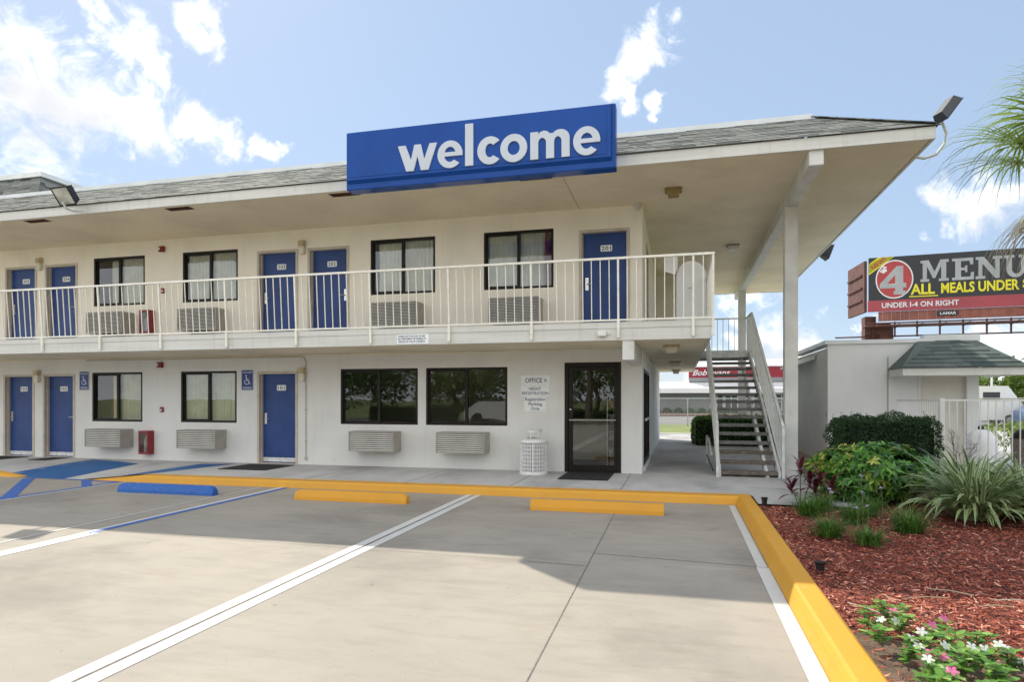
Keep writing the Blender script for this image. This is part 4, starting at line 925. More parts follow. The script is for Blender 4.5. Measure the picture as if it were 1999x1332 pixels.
# ---- ceiling lamps, vents
def ceil_lamp(x,y,z,lab,m1,m2,grp='ceiling lamps'):
    a = root('ceiling_lamp',(x,y,z),lab,'ceiling lamp',grp); MB().bbox(x-.15,x+.15,y-.15,y+.15,z-.04,z-.0005,.01).build('base',m1,a)
    b = MB(); b.mesh([(x-.11,y-.11,z-.04),(x+.11,y-.11,z-.04),(x+.11,y+.11,z-.04),(x-.11,y+.11,z-.04),(x-.09,y-.09,z-.13),(x+.09,y-.09,z-.13),(x+.09,y+.09,z-.13),(x-.09,y+.09,z-.13)],[(4,5,6,7),(0,1,5,4),(1,2,6,5),(2,3,7,6),(3,0,4,7)]); b.build('diffuser',m2,a)
ceil_lamp(-.10,12.0,ZS,'amber box lamp on the upper ceiling near the eave','amber','amber'); ceil_lamp(1.27,16.7,ZS,'white box lamp on the upper ceiling beside the long beam','acgrey','shade')
ceil_lamp(-.14,12.3,ZB,'nearest box lamp under the lower walkway ceiling','tanlamp','lens'); ceil_lamp(-.10,17.6,ZB,'middle box lamp under the breezeway ceiling','tanlamp','lens'); ceil_lamp(-.10,22.6,ZB,'farthest box lamp under the breezeway ceiling','tanlamp','lens')
for k,(x,lab) in enumerate(((-2.37,'dark soffit vent slot right of the middle of the sign'),(-5.95,'dark soffit vent slot at the left end of the sign'),(-9.55,'soffit vent slot between the sign and the left floodlight'),(-13.12,'leftmost soffit vent slot'))):
    a = root('soffit_vent',(x,10.78,ZS),lab,'vent','soffit vents'); b = MB(); b.box(x-.28,x+.28,10.70,10.88,ZS-.006,ZS-.0005); b.build('vent_frame','rust',a)
    b = MB()
    for j in range(6): b.box(x-.26,x+.26,10.71+j*.028,10.716+j*.028,ZS-.010,ZS-.0065)
    b.build('slats','rust',a)
# ---- litter bin
t = root('litter_bin',(-2.73,12.32,0),'round white wire litter bin with collared lid beside the signs','litter bin')
cx_, cy_ = -2.735, 12.33; Rb = .262
b = MB()
for k in range(48):
    a = 2*math.pi*k/48; x, y = cx_+Rb*math.cos(a), cy_+Rb*math.sin(a); b.box(x-.006,x+.006,y-.006,y+.006,.04,.60)
for k in range(7): b.lathe([(Rb-.004,.10+.075*k),(Rb+.007,.10+.075*k),(Rb+.007,.112+.075*k),(Rb-.004,.112+.075*k)],(cx_,cy_,0),32)
b.tube([(cx_+.05,cy_-Rb-.012,.04),(cx_+.05,cy_-Rb-.012,.6)],.008); b.build('wire_basket','shade',t)
b = MB(); b.lathe([(Rb-.01,.0),(Rb+.012,.0),(Rb+.012,.055),(Rb-.01,.055)],(cx_,cy_,0),32); b.build('base_ring','shade',t)
b = MB().use('shade'); b.lathe([(.14,.685),(.18,.675),(Rb+.015,.66),(Rb+.018,.61),(Rb-.01,.60)],(cx_,cy_,0),32,); b.build('lid','shade',t,smooth=False)
b = MB()
b.lathe([(.155,.80),(.165,.84),(.175,.855),(.145,.86),(.10,.845),(.10,.80)],(cx_,cy_,0),28)
for k in range(6):
    a = 2*math.pi*(k+.3)/6; b.tube([(cx_+.15*math.cos(a),cy_+.15*math.sin(a),.67),(cx_+.15*math.cos(a),cy_+.15*math.sin(a),.81)],.009,6)
b.build('collar','shade',t)
b = MB(); b.lathe([(0,.03),(.20,.03),(.22,.56),(.0,.56)],(cx_,cy_,0),24); b.build('liner','galv',t)
# ---- door mats
def mator(pts,z,lab):
    a = root('door_mat',(sum(p[0] for p in pts)/4,sum(p[1] for p in pts)/4,z),lab,'door mat','black door mats'); b = MB(); n_=len(pts)
    b.prism(pts,z+.001,z+.012,'z'); b.build('mat','rubber',a)
mator([(-2.12,11.52),(-1.22,11.52),(-1.22,12.74),(-2.12,12.74)],0,'black rubber mat in front of the office glass door')
mator([(-9.2,11.45),(-8.1,11.45),(-8.1,12.5),(-9.2,12.5)],0,'black mat in front of blue door 101')
mator([(-14.95,12.05),(-14.45,12.05),(-14.45,12.7),(-14.95,12.7)],walkz(-14.6,12.4),'black mat in front of blue door 102')
mator([(-16.6,11.7),(-15.7,11.7),(-15.7,12.7),(-16.6,12.7)],0,'black mat in front of blue door 103')

# ---- things on the upper walkway
t = root('arched_panel',(.25,13.2,ZF),'tall white panel with a rounded top standing on the upper walkway','panel')
b = MB(); pr = [(-.05,ZF+.005),(.50,ZF+.005),(.50,3.86)]+arc(.225,3.86,.275,.275,0,180,20)+[(-.05,3.86)]
b.prism(pr,13.1,13.22,'y'); b.build('shell','shade',t); B(.16,.28,13.085,13.099,3.60,3.615).build('handle','galv',t)
t = root('hanging_cloth',(-.3,13.0,3.9),'white folded fabric shade hanging beside the rounded panel','cloth')
b = MB(); b.mesh([(-.28,13.0,4.22),(-.02,13.02,4.24),(-.03,13.0,3.98),(-.08,12.99,3.86),(-.16,12.97,3.89),(-.27,12.98,3.93),(-.28,13.03,4.22),(-.02,13.05,4.24),(-.03,13.03,3.98),(-.08,13.02,3.86),(-.16,13.0,3.89),(-.27,13.01,3.93)],[(0,1,2,3,4,5),(11,10,9,8,7,6),(0,1,7,6),(5,0,6,11),(1,2,8,7),(2,3,9,8),(3,4,10,9),(4,5,11,10)]); b.build('fabric','shade',t)
b = MB(); b.tube([(XC,13.02,4.24),(.0,13.02,4.24)],.012); b.build('bracket','galv',t)

# ---- floodlights
def flood(name,p,yaw,pitch,s_,lab,arm):
    a = root('floodlight',p,lab,'floodlight'); Mx = Matrix.Translation(p)@Matrix.Rotation(yaw,4,'Z')@Matrix.Rotation(pitch,4,'X')
    def T(b):
        b.v = [tuple(Mx@Vector(v)) for v in b.v]; return b
    w_,h_,d_ = s_
    b = MB(); b.mesh([(-w_/2,0,-h_/2),(w_/2,0,-h_/2),(w_/2,0,h_/2),(-w_/2,0,h_/2),(-w_*.36,d_,-h_*.4),(w_*.36,d_,-h_*.4),(w_*.36,d_,h_*.42),(-w_*.36,d_,h_*.42)],[(4,5,6,7),(0,1,5,4),(1,2,6,5),(2,3,7,6),(3,0,4,7)])
    b.box(-w_/2-.01,w_/2+.01,-.012,.0,-h_/2-.01,-h_/2+.02); b.box(-w_/2-.01,w_/2+.01,-.012,0,h_/2-.02,h_/2+.01); b.box(-w_/2-.01,-w_/2+.015,-.012,0,-h_/2+.02,h_/2-.02); b.box(w_/2-.015,w_/2+.01,-.012,0,-h_/2+.02,h_/2-.02)
    T(b).build('housing','black' if name != 'g' else 'ac',a) if False else T(b).build('housing',{'b':'black','g':'galvd'}[name],a)
    b = MB(); b.face([(-w_/2+.012,-.004,-h_/2+.018),(w_/2-.012,-.004,-h_/2+.018),(w_/2-.012,-.004,h_/2-.018),(-w_/2+.012,-.004,h_/2-.018)]); T(b).build('lens','lensgl',a)
    b = MB(); b.tube(arm,.022,10); b.build('arm','white',a); return a
M['galvd'] = mat('flood_grey', (.045,.05,.06), .5, .1, 8.); M['lensgl'] = mat('flood_lens', (.55,.56,.50), .08, .25, 3.)
flood('b',(-11.68,10.14,5.43),R(-4),R(36),(.42,.36,.17),'black floodlight with a reflective lens on the left eave',[(-11.72,10.16,5.32),(-11.72,10.22,5.22),(-11.72,10.40,5.21),(-11.72,YE-.002,5.25)])
flood('g',(3.98,11.25,5.84),R(112),R(38),(.24,.40,.12),'grey floodlight standing up from the right corner of the roof',[(3.92,11.35,5.74),(4.00,11.40,5.56),(3.98,11.42,5.40),(3.88,11.44,5.26),(3.72,11.46,5.22),(3.58,11.48,5.26)])
flood('b',(3.78,18.4,5.25),R(95),R(20),(.34,.36,.16),'small dark floodlight half way back along the right eave',[(3.68,18.45,5.18),(3.62,18.45,5.2),(3.57,18.45,5.28)])

# ================================================================= REAR WING ROOF (seen over the left parapet)
rw = root('rear_wing', (-28,22,0), 'further wing of the motel whose shingled roof corner shows above the left roofline', 'building')
b = MB(); b.box(-40,-23.9,19.6,34,0,9.2); b.build('wall','stucco',rw)
b = MB().use('shingle'); za = 9.12; 
b.face([(-40,18.9,za-.05),(-22.9,18.9,za-.05),(-23.4,19.4,9.87),(-40,19.4,9.87)]); b.face([(-22.9,18.9,za-.05),(-22.9,34,za-.05),(-23.4,34,9.87),(-23.4,19.4,9.87)])
shingle_face(b,(-30,18.9,za-.05),(-22.9,18.9,za-.05),(0,1,0),.8,.5,False,True,.13,.5); shingle_face(b,(-22.9,18.9,za-.05),(-22.9,33,za-.05),(-1,0,0),.8,.5,True,False,.13,.5); b.build('shingle_roof',None,rw)
b = MB(); b.box(-40,-23.3,19.3,19.6,9.87,10.05); b.box(-23.6,-23.3,19.6,34,9.87,10.05); b.build('roof_coping','coping',rw)
b = MB(); b.box(-40,-23.6,19.6,34,9.7,9.8); b.build('flat_roof','roofflat',rw)

# ================================================================= UTILITY BUILDING
ub = root('utility_building', (4.7,15.94,0), 'small white stucco utility building with a green shingle canopy', 'building')
UY = 15.94
b = MB(); wall(b,3.242,6.21,-.05,2.68,[(5.05,6.03,-.05,1.96)],UY,.15); b.box(3.242,3.39,UY+.151,20.2,-.05,2.60); b.box(6.06,6.21,UY+.151,20.2,-.05,2.60); b.box(3.391,6.059,20.05,20.2,-.05,2.60); b.build('wall','util',ub)
b = MB(); b.box(3.18,5.15,UY-.04,UY+.2,2.68,2.765); b.box(3.18,3.42,UY+.201,20.2,2.68,2.765); b.box(3.43,6.2,UY+.201,20.2,2.60,2.66); b.box(5.15,6.22,UY-.04,UY+.2,2.69,2.84); b.build('parapet_coping','coping',ub)
b = MB(); b.prism([(3.20,2.42),(3.20,2.52),(2.86,2.36),(2.86,2.30)],UY+1.2,20.3,'y'); b.build('side_awning','coping',ub)
B(4.445,4.47,UY-.012,UY-.001,.02,2.38).build('control_joint','acgrey',ub)
d = B(5.10,5.98,UY+.08,UY+.12,.01,1.93).build('door','utildoor',ub)
f = MB(); f.box(5.05,5.10,UY-.012,UY+.14,0,1.96); f.box(5.98,6.03,UY-.012,UY+.14,0,1.96); f.box(5.10,5.98,UY-.012,UY+.14,1.93,1.96); f.build('door_frame','util',d)
for z0_,z1_,w_ in ((1.455,1.60,.13),(1.30,1.43,.09)):
    xs_ = 5.52; b = MB().use('shade'); b.box(xs_-w_/2,xs_+w_/2,UY+.070,UY+.079,z0_-.18,z1_-.18); b.use('ink')
    b.box(xs_-w_/2+.012,xs_-.006,UY+.067,UY+.0699,z0_-.165,z1_-.2); b.box(xs_+.006,xs_+w_/2-.012,UY+.067,UY+.0699,z0_-.165,z1_-.2); b.build('door_notice',None,d)
ey = UY-.95; ex0, ex1 = 4.47, 6.72
b = MB().use('fascia'); b.box(ex0,ex1,ey,ey+.03,1.93,2.085); b.box(ex0,ex0+.03,ey+.03,UY-.001,1.93,2.085); b.box(ex1-.03,ex1,ey+.03,UY+1,1.93,2.085); b.box(ex0+.03,ex1-.03,ey+.03,UY-.001,1.99,2.03)
b.use('util'); b.box(6.22,ex1-.03,UY,UY+1,1.99,2.03); b.build('canopy_fascia',None,ub)
b = MB().use('greenshingle'); e0 = 2.09
b.face([(ex0-.03,ey-.03,e0),(ex1+.03,ey-.03,e0),(ex1+.03-.60,UY-.03,e0+.62),(ex0-.03+.60,UY-.03,e0+.62)])
b.face([(ex0-.03,ey-.03,e0),(ex0-.03+.60,UY-.03,e0+.62),(ex0-.03+.60,UY-.002,e0+.62),(ex0-.03,UY-.002,e0)])
b.face([(ex1+.03,ey-.03,e0),(ex1+.03,UY+1,e0),(ex1-.57,UY+1,e0+.62),(ex1-.57,UY-.03,e0+.62)])
shingle_face(b,(ex0-.03,ey-.03,e0),(ex1+.03,ey-.03,e0),(0,1,0),.62,.92,True,True,.16,.34,.022)
b.build('canopy_roof',None,ub)

# ================================================================= PICKET FENCE
pf = root('picket_fence', (4.37,12.65,0), 'low white metal picket fence around the utility yard at right', 'fence')
FZ = 1.44
b = MB(); b.box(4.37,11.5,12.635,12.665,FZ-.03,FZ); b.box(4.37,11.5,12.637,12.663,.14,.165); b.box(4.355,4.385,12.665,15.0,FZ-.03,FZ); b.box(4.357,4.383,12.665,15.0,.14,.165); b.build('rail','shade',pf)
for k in range(60):
    x = 4.37+.116*(k+1); (B(x-.03,x+.03,12.62,12.68,0,FZ) if k%20==19 else B(x-.008,x+.008,12.642,12.658,.1,FZ-.03)).build('post' if k%20==19 else 'picket','shade',pf)
for k in range(20):
    y = 12.65+.112*(k+1); B(4.362,4.378,y-.008,y+.008,.1,FZ-.03).build('picket','shade',pf)
MB().bbox(4.33,4.41,12.61,12.69,0,FZ+.02,.008).build('post','shade',pf)
struct(sheet('yard_paving', [(3.24,12.7),(14,12.7),(14,40),(3.24,40)], -.006, 'walk'))
t = root('storage_tank',(5.75,14.6,0),'grey domed tank standing behind the picket fence','tank'); b = MB(); b.lathe([(0,.86),(.12,.84),(.22,.75),(.27,.6),(.28,.1),(.26,.0)],(5.72,14.6,0),20); b.build('body','util',t,smooth=True); b=MB(); b.lathe([(0,.92),(.05,.91),(.05,.85)],(5.72,14.6,0),12); b.build('cap','black',t)
t = root('rubbish_bin',(6.75,15.2,0),'dark brown round topped bin behind the fence','bin'); b = MB(); b.lathe([(0,.84),(.12,.82),(.2,.74),(.23,.66)],(6.72,15.2,0),20); b.build('lid','bronze',t,smooth=True); b=MB(); b.lathe([(.23,.65),(.21,.03),(.0,.03)],(6.72,15.2,0),20); b.build('body','wood',t)

# ================================================================= BILLBOARD
bb = root('billboard', (15.6,57,0), 'large roadside billboard advertising a four dollar menu on a brown steel pole', 'billboard')
O_ = Vector((14.40,56.4,0)); U_ = Vector((.9945,-.105,0)); NRM = Vector((-.105,-.9945,0))
BZ0 = 8.28; BH = 4.22
def FR(u,h,y): p = O_+U_*u+NRM*y; return (p.x,p.y,BZ0+h)
def fbox(b,u0,u1,h0,h1,y0,y1):
    c = [FR(u,h,y) for y in (y0,y1) for u,h in ((u0,h0),(u1,h0),(u1,h1),(u0,h1))]; b.mesh(c,[(0,1,2,3),(7,6,5,4),(0,4,5,1),(1,5,6,2),(2,6,7,3),(3,7,4,0)])
b = MB().use('bbdark'); fbox(b,0,14.6,.86,BH,0,.15); b.use('bbpink'); fbox(b,-.05,14.65,0,.86,0,.16); b.build('advert_panel',None,bb)
b = MB().use('bbyel'); b.mesh([FR(0,BH,.17),FR(0,BH-1.25,.17),FR(0,BH-.55,.17),FR(.0,BH,.17),FR(1.70,BH,.17),FR(.85,BH,.17)],[(1,2,5,4)] if False else [(1,4,5,2)])
b.face([FR(0,BH-1.35,.17),FR(1.75,BH,.17),FR(.65,BH,.17),FR(0,BH-.5,.17)])
b.use('bbred'); vs_,fs_ = text_shape('NEW!',.03)
b.mesh([(lambda u,h: FR(.28+u*.92-h*.17,BH-.93+u*.70+h*.24,.18))(u,h) for u,h in vs_],fs_)
b.build('ribbon',None,bb)
b = MB().use('bbwhite'); b.face([FR(u,h,.18) for u,h in arc(1.75,2.45,1.28,1.50,0,352,44)]); b.use('bbred'); b.face([FR(u,h,.19) for u,h in arc(1.75,2.45,1.19,1.40,0,352,44)])
b.use('bbwhite')
four = [[(.95,0),(1.75,0),(1.75,.28),(1.60,.28),(1.60,.52),(1.80,.52),(1.80,.88),(1.60,.88),(1.60,2.2),(1.15,2.2),(0,.86),(0,.52),(1.05,.52),(1.05,.28),(.95,.28)],[(.52,.88),(1.05,.88),(1.05,1.52)]]
for sp_ in (four,): outline_mesh(b,sp_,.75,1.25,1.0,.22,-.02,frame=lambda a,h,c: FR(a,h,.21))
add_text(b,'$',.75,1.25,2.95,3.50,.21,.04,frame=FR)
b.build('price_disc',None,bb)
b = MB().use('bbwhite')
S = .28
def slab(kind):
    if kind == 'M': return [[(0,0),(.62,0),(.62,.2),(.46,.2),(.46,1.15),(.88,.25),(1.05,.25),(1.46,1.15),(1.46,.2),(1.30,.2),(1.30,0),(2.0,0),(2.0,.2),(1.82,.2),(1.82,1.4),(2.0,1.4),(2.0,1.6),(1.40,1.6),(1.0,.72),(.58,1.6),(0,1.6),(0,1.4),(.16,1.4),(.16,.2),(0,.2)]]
    if kind == 'E': return [[(0,0),(1.5,0),(1.5,.55),(1.30,.55),(1.25,.22),(.62,.22),(.62,.70),(.9,.70),(.9,.55),(1.05,.55),(1.05,1.05),(.9,1.05),(.9,.90),(.62,.90),(.62,1.38),(1.2,1.38),(1.25,1.1),(1.45,1.1),(1.45,1.6),(0,1.6),(0,1.4),(.22,1.4),(.22,.2),(0,.2)]]
    if kind == 'N': return [[(0,0),(.68,0),(.68,.2),(.48,.2),(.48,1.1),(1.38,0),(1.68,0),(1.68,1.4),(1.85,1.4),(1.85,1.6),(1.20,1.6),(1.20,1.4),(1.38,1.4),(1.38,.62),(.58,1.6),(0,1.6),(0,1.4),(.2,1.4),(.2,.2),(0,.2)]]
    if kind == 'U': return [[(0,1.6),(0,1.4),(.18,1.4),(.18,.6)]+arc(.85,.6,.67,.62,180,360,14)+[(1.52,1.4),(1.7,1.4),(1.7,1.6),(1.05,1.6),(1.05,1.4),(1.22,1.4),(1.22,.6)]+arc(.90,.6,.32,.36,360,180,10)+[(.58,1.4),(.75,1.4),(.75,1.6)]]
for k_,u0,u1 in (('M',3.50,5.35),('E',5.55,6.95),('N',7.05,8.70),('U',8.80,10.25)):
    sp_ = slab(k_); mw = max(p[0] for p in sp_[0]); outline_mesh(b,sp_,u0,2.12,1.02,0,0,frame=lambda a,h,c: FR(a,h,.18),scx=(u1-u0)/mw)
b.use('bbyel'); add_text(b,'ALL',2.85,4.45,1.18,2.0,.18,.03,frame=FR); fbox(b,2.75,4.65,1.0,1.08,.16,.175)
add_text(b,'MEALS UNDER',4.85,9.75,1.18,1.98,.18,.03,frame=FR); add_text(b,'$4',9.95,10.9,1.18,2.0,.18,.03,frame=FR)
b.use('bbwhite'); add_text(b,'UNDER I-4 ON RIGHT',.9,6.0,.25,.66,.18,.02,frame=FR)
b.build('advert_lettering',None,bb)
b = MB(); 
for k in range(46): fbox(b,.7+k*.30,.98+k*.30,-.75,-.02,-.05,.04 if k%2 else .01)
b.build('apron','apron',bb)
b = MB().use('bbdark'); fbox(b,4.6,6.0,-.50,-.14,.05,.09); b.use('bbwhite'); add_text(b,'LAMAR',4.8,5.85,-.42,-.22,.10,.02,frame=FR); b.build('maker_plate',None,bb)
b = MB(); p = O_
for (u0,u1,h0,h1,y0,y1) in ((-.4,14.6,-1.25,-1.15,-.2,1.3),(-2.3,14.6,-1.95,-1.85,-.6,-.4),(0,14.6,-.95,-.85,-.2,0)): fbox(b,u0,u1,h0,h1,y0,y1)
for k in range(10): fbox(b,.3+k*1.5,.4+k*1.5,-2.0,-.8,-.25,-.1); fbox(b,.3+k*1.5,.4+k*1.5,-1.3,-1.15,-.3,1.6)
fbox(b,-.2,1.6,-1.8,-.9,-1.6,-.3); b.build('catwalk','brown',bb)
b = MB(); b.mesh([(14.35,56.6,8.3),(14.1,60.6,8.3),(14.1,60.6,12.35),(14.35,56.6,12.35),(14.15,56.6,8.3),(13.9,60.6,8.3),(13.9,60.6,12.35),(14.15,56.6,12.35)],[(0,1,2,3),(7,6,5,4),(0,3,7,4),(0,4,5,1),(3,2,6,7)])
for z in (9.3,10.3,11.3): b.bar((14.05,57,z),(13.83,60.4,z),.1,.12)
b.build('rear_panel','brown',bb)
b = MB(); b.lathe([(.62,0),(.62,7.2)],(15.75,57.2,0),24); b.box(14.3,15.1,57,58,6.0,8.0); b.build('pole','brown',bb)

# ================================================================= RESTAURANT BEHIND
rb = root('restaurant', (4,64,0), 'long low restaurant with a maroon sign band and white metal roof across the road', 'building')
b = MB(); b.box(-8,16,64.2,76,-.1,2.1); b.build('wall','greysiding',rb)
b = MB()
for k in range(60): b.box(-8+k*.18,-7.985+k*.18,64.17,64.199,0,2.0)
b.build('siding_battens','greysiding',rb)
b = MB(); b.mesh([(-8.6,63.0,2.45),(16.6,63.0,2.45),(16.6,65.4,3.15),(-8.6,65.4,3.15)],[(0,1,2,3)]);
for k in range(64): b.bar((-8.4+k*.39,63.0,2.47),(-8.4+k*.39,65.4,3.17),.05,.05)
b.build('metal_roof','metalroof',rb)
b = MB(); b.box(-8.6,16.6,62.9,63.05,2.02,2.44); b.build('fascia','metalroof',rb)
b = MB().use('maroon'); b.box(.9,13.0,65.0,65.5,3.5,4.52); b.use('greysiding'); b.box(.9,13.0,64.98,65.5,3.12,3.499); b.use('metalroof'); b.box(.8,13.1,64.9,65.6,4.521,4.66); b.mesh([(.9,65,4.66),(13,65,4.66),(11.5,68,5.4),(2.5,68,5.4)],[(0,1,2,3)]); b.build('sign_band',None,rb)
b = MB(); add_text(b,'Bob Evans',1.25,4.7,3.72,4.26,64.96,.012,.4); add_text(b,'RESTAURANT',10.6,12.9,3.8,4.2,64.96,.03); b.build('sign_lettering','bbwhite',rb)
for k in range(7):
    x = 2.85+k*1.28; w_ = MB().use('metalroof'); w_.box(x,x+1.2,64.05,64.18,.42,1.98); W = w_.build('window',None,rb)
    for u in (x+.08,x+.64): B(u,u+.48,64.02,64.049,.52,1.2).build('pane','carglass',W); B(u,u+.48,64.02,64.049,1.26,1.88).build('pane','carglass',W)
b = MB(); b.box(-8,16,63.2,63.5,-.1,.12); struct(b.build('far_kerb','orange'))

# chain link fence
cf = root('chain_link_fence', (0,38,0), 'galvanised chain link fence seen through the breezeway', 'fence')
b = MB(); b.tube([(-12,38.3,1.48),(20,38.3,1.48)],.03,8); b.build('top_rail','galv',cf)
for x in (-8.5,-5.5,-2.5,.47,3.5,6.5,9.5,12.5): MB().tube([(x,38.3,-.2),(x,38.3,1.5)],.035,8).build('post','galv',cf)
M['mesh'] = None
m = bpy.data.materials.new('chain_mesh'); m.use_nodes = True; tt = m.node_tree; bs = tt.nodes['Principled BSDF']; bs.inputs['Base Color'].default_value = (.4,.41,.41,1)
tcn = N(tt,'ShaderNodeTexCoord'); mp = N(tt,'ShaderNodeMapping'); mp.inputs['Rotation'].default_value = (0,R(45),0); mp.inputs['Scale'].default_value = (16,16,16)
tt.links.new(tcn.outputs['Object'],mp.inputs[0]); sx = N(tt,'ShaderNodeSeparateXYZ'); tt.links.new(mp.outputs[0],sx.inputs[0])
def frac_line(o_):
    a = N(tt,'ShaderNodeMath',operation='FRACT'); tt.links.new(o_,a.inputs[0]); c = N(tt,'ShaderNodeMath',operation='LESS_THAN'); tt.links.new(a.outputs[0],c.inputs[0]); c.inputs[1].default_value=.10; return c.outputs[0]
mm = N(tt,'ShaderNodeMath',operation='MAXIMUM'); tt.links.new(frac_line(sx.outputs[0]),mm.inputs[0]); tt.links.new(frac_line(sx.outputs[2]),mm.inputs[1]); tt.links.new(mm.outputs[0],bs.inputs['Alpha'])
M['mesh'] = m
b = MB(); b.face([(-12,38.33,-.15),(20,38.33,-.15),(20,38.33,1.48),(-12,38.33,1.48)]); b.build('wire_mesh','mesh',cf)
struct(sheet('grass_verge', [(-30,28.2),(40,28.2),(40,41),(-30,41)], -.10, 'grass'))
b = MB(); b.box(-30,2.4,27.5,28.2,-.2,.02) ; struct(b.build('rear_kerb','walk'))
# ================================================================= PLANTS
rnd = random.Random(11)
def leaf(b, p, d, ln, wd, up=None, fold=.0, segs=1, droop=0.):
    """pointed leaf: diamond quads from p along d"""
    d = d.normalized(); s_ = d.cross(Vector((0,0,1)) if up is None else up)
    if s_.length < .05: s_ = Vector((1,0,0))
    s_.normalize(); q = p+d*ln*.45-Vector((0,0,droop*ln*.2)); e = p+d*ln-Vector((0,0,droop*ln))
    b.face([p, q+s_*wd/2, e, q-s_*wd/2])
def rdir(r_, zmin=-1., zmax=1.):
    z = r_.uniform(zmin,zmax); a = r_.uniform(0,2*math.pi); k = math.sqrt(max(0,1-z*z)); return Vector((k*math.cos(a),k*math.sin(a),z))
def hedge(name, x0,x1,y0,y1,z0,z1,m,n_,sz,lab,cat='hedge',seed=1,rough=.06):
    r_ = random.Random(seed); a = root(name,((x0+x1)/2,(y0+y1)/2,z0),lab,cat)
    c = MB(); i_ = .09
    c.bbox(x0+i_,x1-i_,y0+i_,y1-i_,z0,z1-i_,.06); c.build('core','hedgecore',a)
    b = MB(); cx_,cy_,cz_ = (x0+x1)/2,(y0+y1)/2,(z0+z1)/2; hx,hy,hz = (x1-x0)/2,(y1-y0)/2,(z1-z0)/2
    A_ = [hx*hy*.9, hx*hz, hx*hz*.6, hy*hz, hy*hz]; T_ = sum(A_)
    for _ in range(n_):
        f = r_.uniform(0,T_); u, v = r_.uniform(-1,1), r_.uniform(-1,1)
        if f < A_[0]: p = Vector((u,v,1)); nn = Vector((0,0,1))
        elif f < sum(A_[:2]): p = Vector((u,-1,v)); nn = Vector((0,-1,0))
        elif f < sum(A_[:3]): p = Vector((u,1,v)); nn = Vector((0,1,0))
        elif f < sum(A_[:4]): p = Vector((-1,u,v)); nn = Vector((-1,0,0))
        else: p = Vector((1,u,v)); nn = Vector((1,0,0))
        # round the box a little
        q = Vector((p.x*hx,p.y*hy,p.z*hz)); e = max(abs(p.x)**6+abs(p.y)**6+abs(p.z)**6,1)**(1/9.); q /= e
        w_ = Vector((cx_,cy_,cz_))+q
        bump = noise.noise(w_*3.2)*rough*1.6+noise.noise(w_*9)*rough*.8
        w_ += nn*(bump-r_.random()**2*.08)
        if w_.z < z0: continue
        d = (nn*.8+rdir(r_)*1.0); leaf(b, w_, d, sz*r_.uniform(.7,1.4), sz*r_.uniform(.4,.7), up=rdir(r_))
    for _ in range(int(n_*.002)):   # stray shoots
        x = r_.uniform(x0,x1); y = r_.uniform(y0,y1); h = r_.uniform(.03,.13)
        for k in range(5): leaf(b, Vector((x,y,z1-.02+h*k/5)), rdir(r_,0,1), sz, sz*.5, up=rdir(r_))
    b.build('foliage',m,a); return a
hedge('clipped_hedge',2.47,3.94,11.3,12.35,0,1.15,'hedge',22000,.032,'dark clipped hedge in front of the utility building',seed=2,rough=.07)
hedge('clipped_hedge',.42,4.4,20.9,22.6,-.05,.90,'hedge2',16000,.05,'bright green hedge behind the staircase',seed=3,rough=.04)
# small round shrubs along the far restaurant wall
for k in range(9):
    x = -3.2+k*1.05; a = root('round_shrub',(x,63.7,-.1),'small round shrub along the far restaurant wall','shrub','row of small shrubs at the restaurant'); b = MB(); r_ = random.Random(50+k)
    for _ in range(260):
        d = rdir(r_,-.3,1); leaf(b, Vector((x,63.7,.15))+Vector((d.x*.34,d.y*.3,d.z*.38)), d+rdir(r_)*.8, .16, .09, up=rdir(r_))
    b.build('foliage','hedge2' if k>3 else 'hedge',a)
# schefflera
t = root('schefflera_shrub',(2.55,10.25,0),'broad leafy green and yellow variegated shrub in front of the dark hedge','shrub')
r_ = random.Random(5); b = MB(); by = MB(); c = Vector((2.66,10.25,.06))
for i in range(850):
    d = rdir(r_,-.75,1); rr = r_.uniform(.72,1.0)
    p = c+Vector((d.x*.86*rr, d.y*.62*rr, .34+d.z*.44*rr)); p += Vector((noise.noise(p*2.6),noise.noise(p*2.6+Vector((9,0,0))),noise.noise(p*2.6+Vector((0,9,0)))*.8))*.16
    if p.z < .03: continue
    ax = (d+Vector((0,0,.7))+rdir(r_)*.45).normalized(); s_ = ax.orthogonal().normalized(); t2 = ax.cross(s_)
    tgt = by if (r_.random() < .13 + (.20 if noise.noise(p*1.7)>.12 else 0)) else b
    nlf = r_.choice((6,7,8)); ln = r_.uniform(.085,.15)
    for k in range(nlf):
        an = 2*math.pi*k/nlf+r_.uniform(-.15,.15); dd = (s_*math.cos(an)+t2*math.sin(an))+ax*r_.uniform(-.1,.35)
        leaf(tgt if r_.random()<.85 else b, p, dd, ln, ln*.36, up=ax, droop=.12)
o1 = b.build('foliage','scheff',t); by.build('variegated_leaves','scheffy',t)
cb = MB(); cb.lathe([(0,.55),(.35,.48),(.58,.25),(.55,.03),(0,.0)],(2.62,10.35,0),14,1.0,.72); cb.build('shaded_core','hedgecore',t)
bs_ = MB()
for k in range(14):
    a = r_.uniform(0,6.3); bs_.tube([(2.6+.1*math.cos(a),10.3+.08*math.sin(a),0),(2.6+.5*math.cos(a),10.3+.4*math.sin(a),.45)],.012,5,.006)
bs_.build('stems','stem',t)
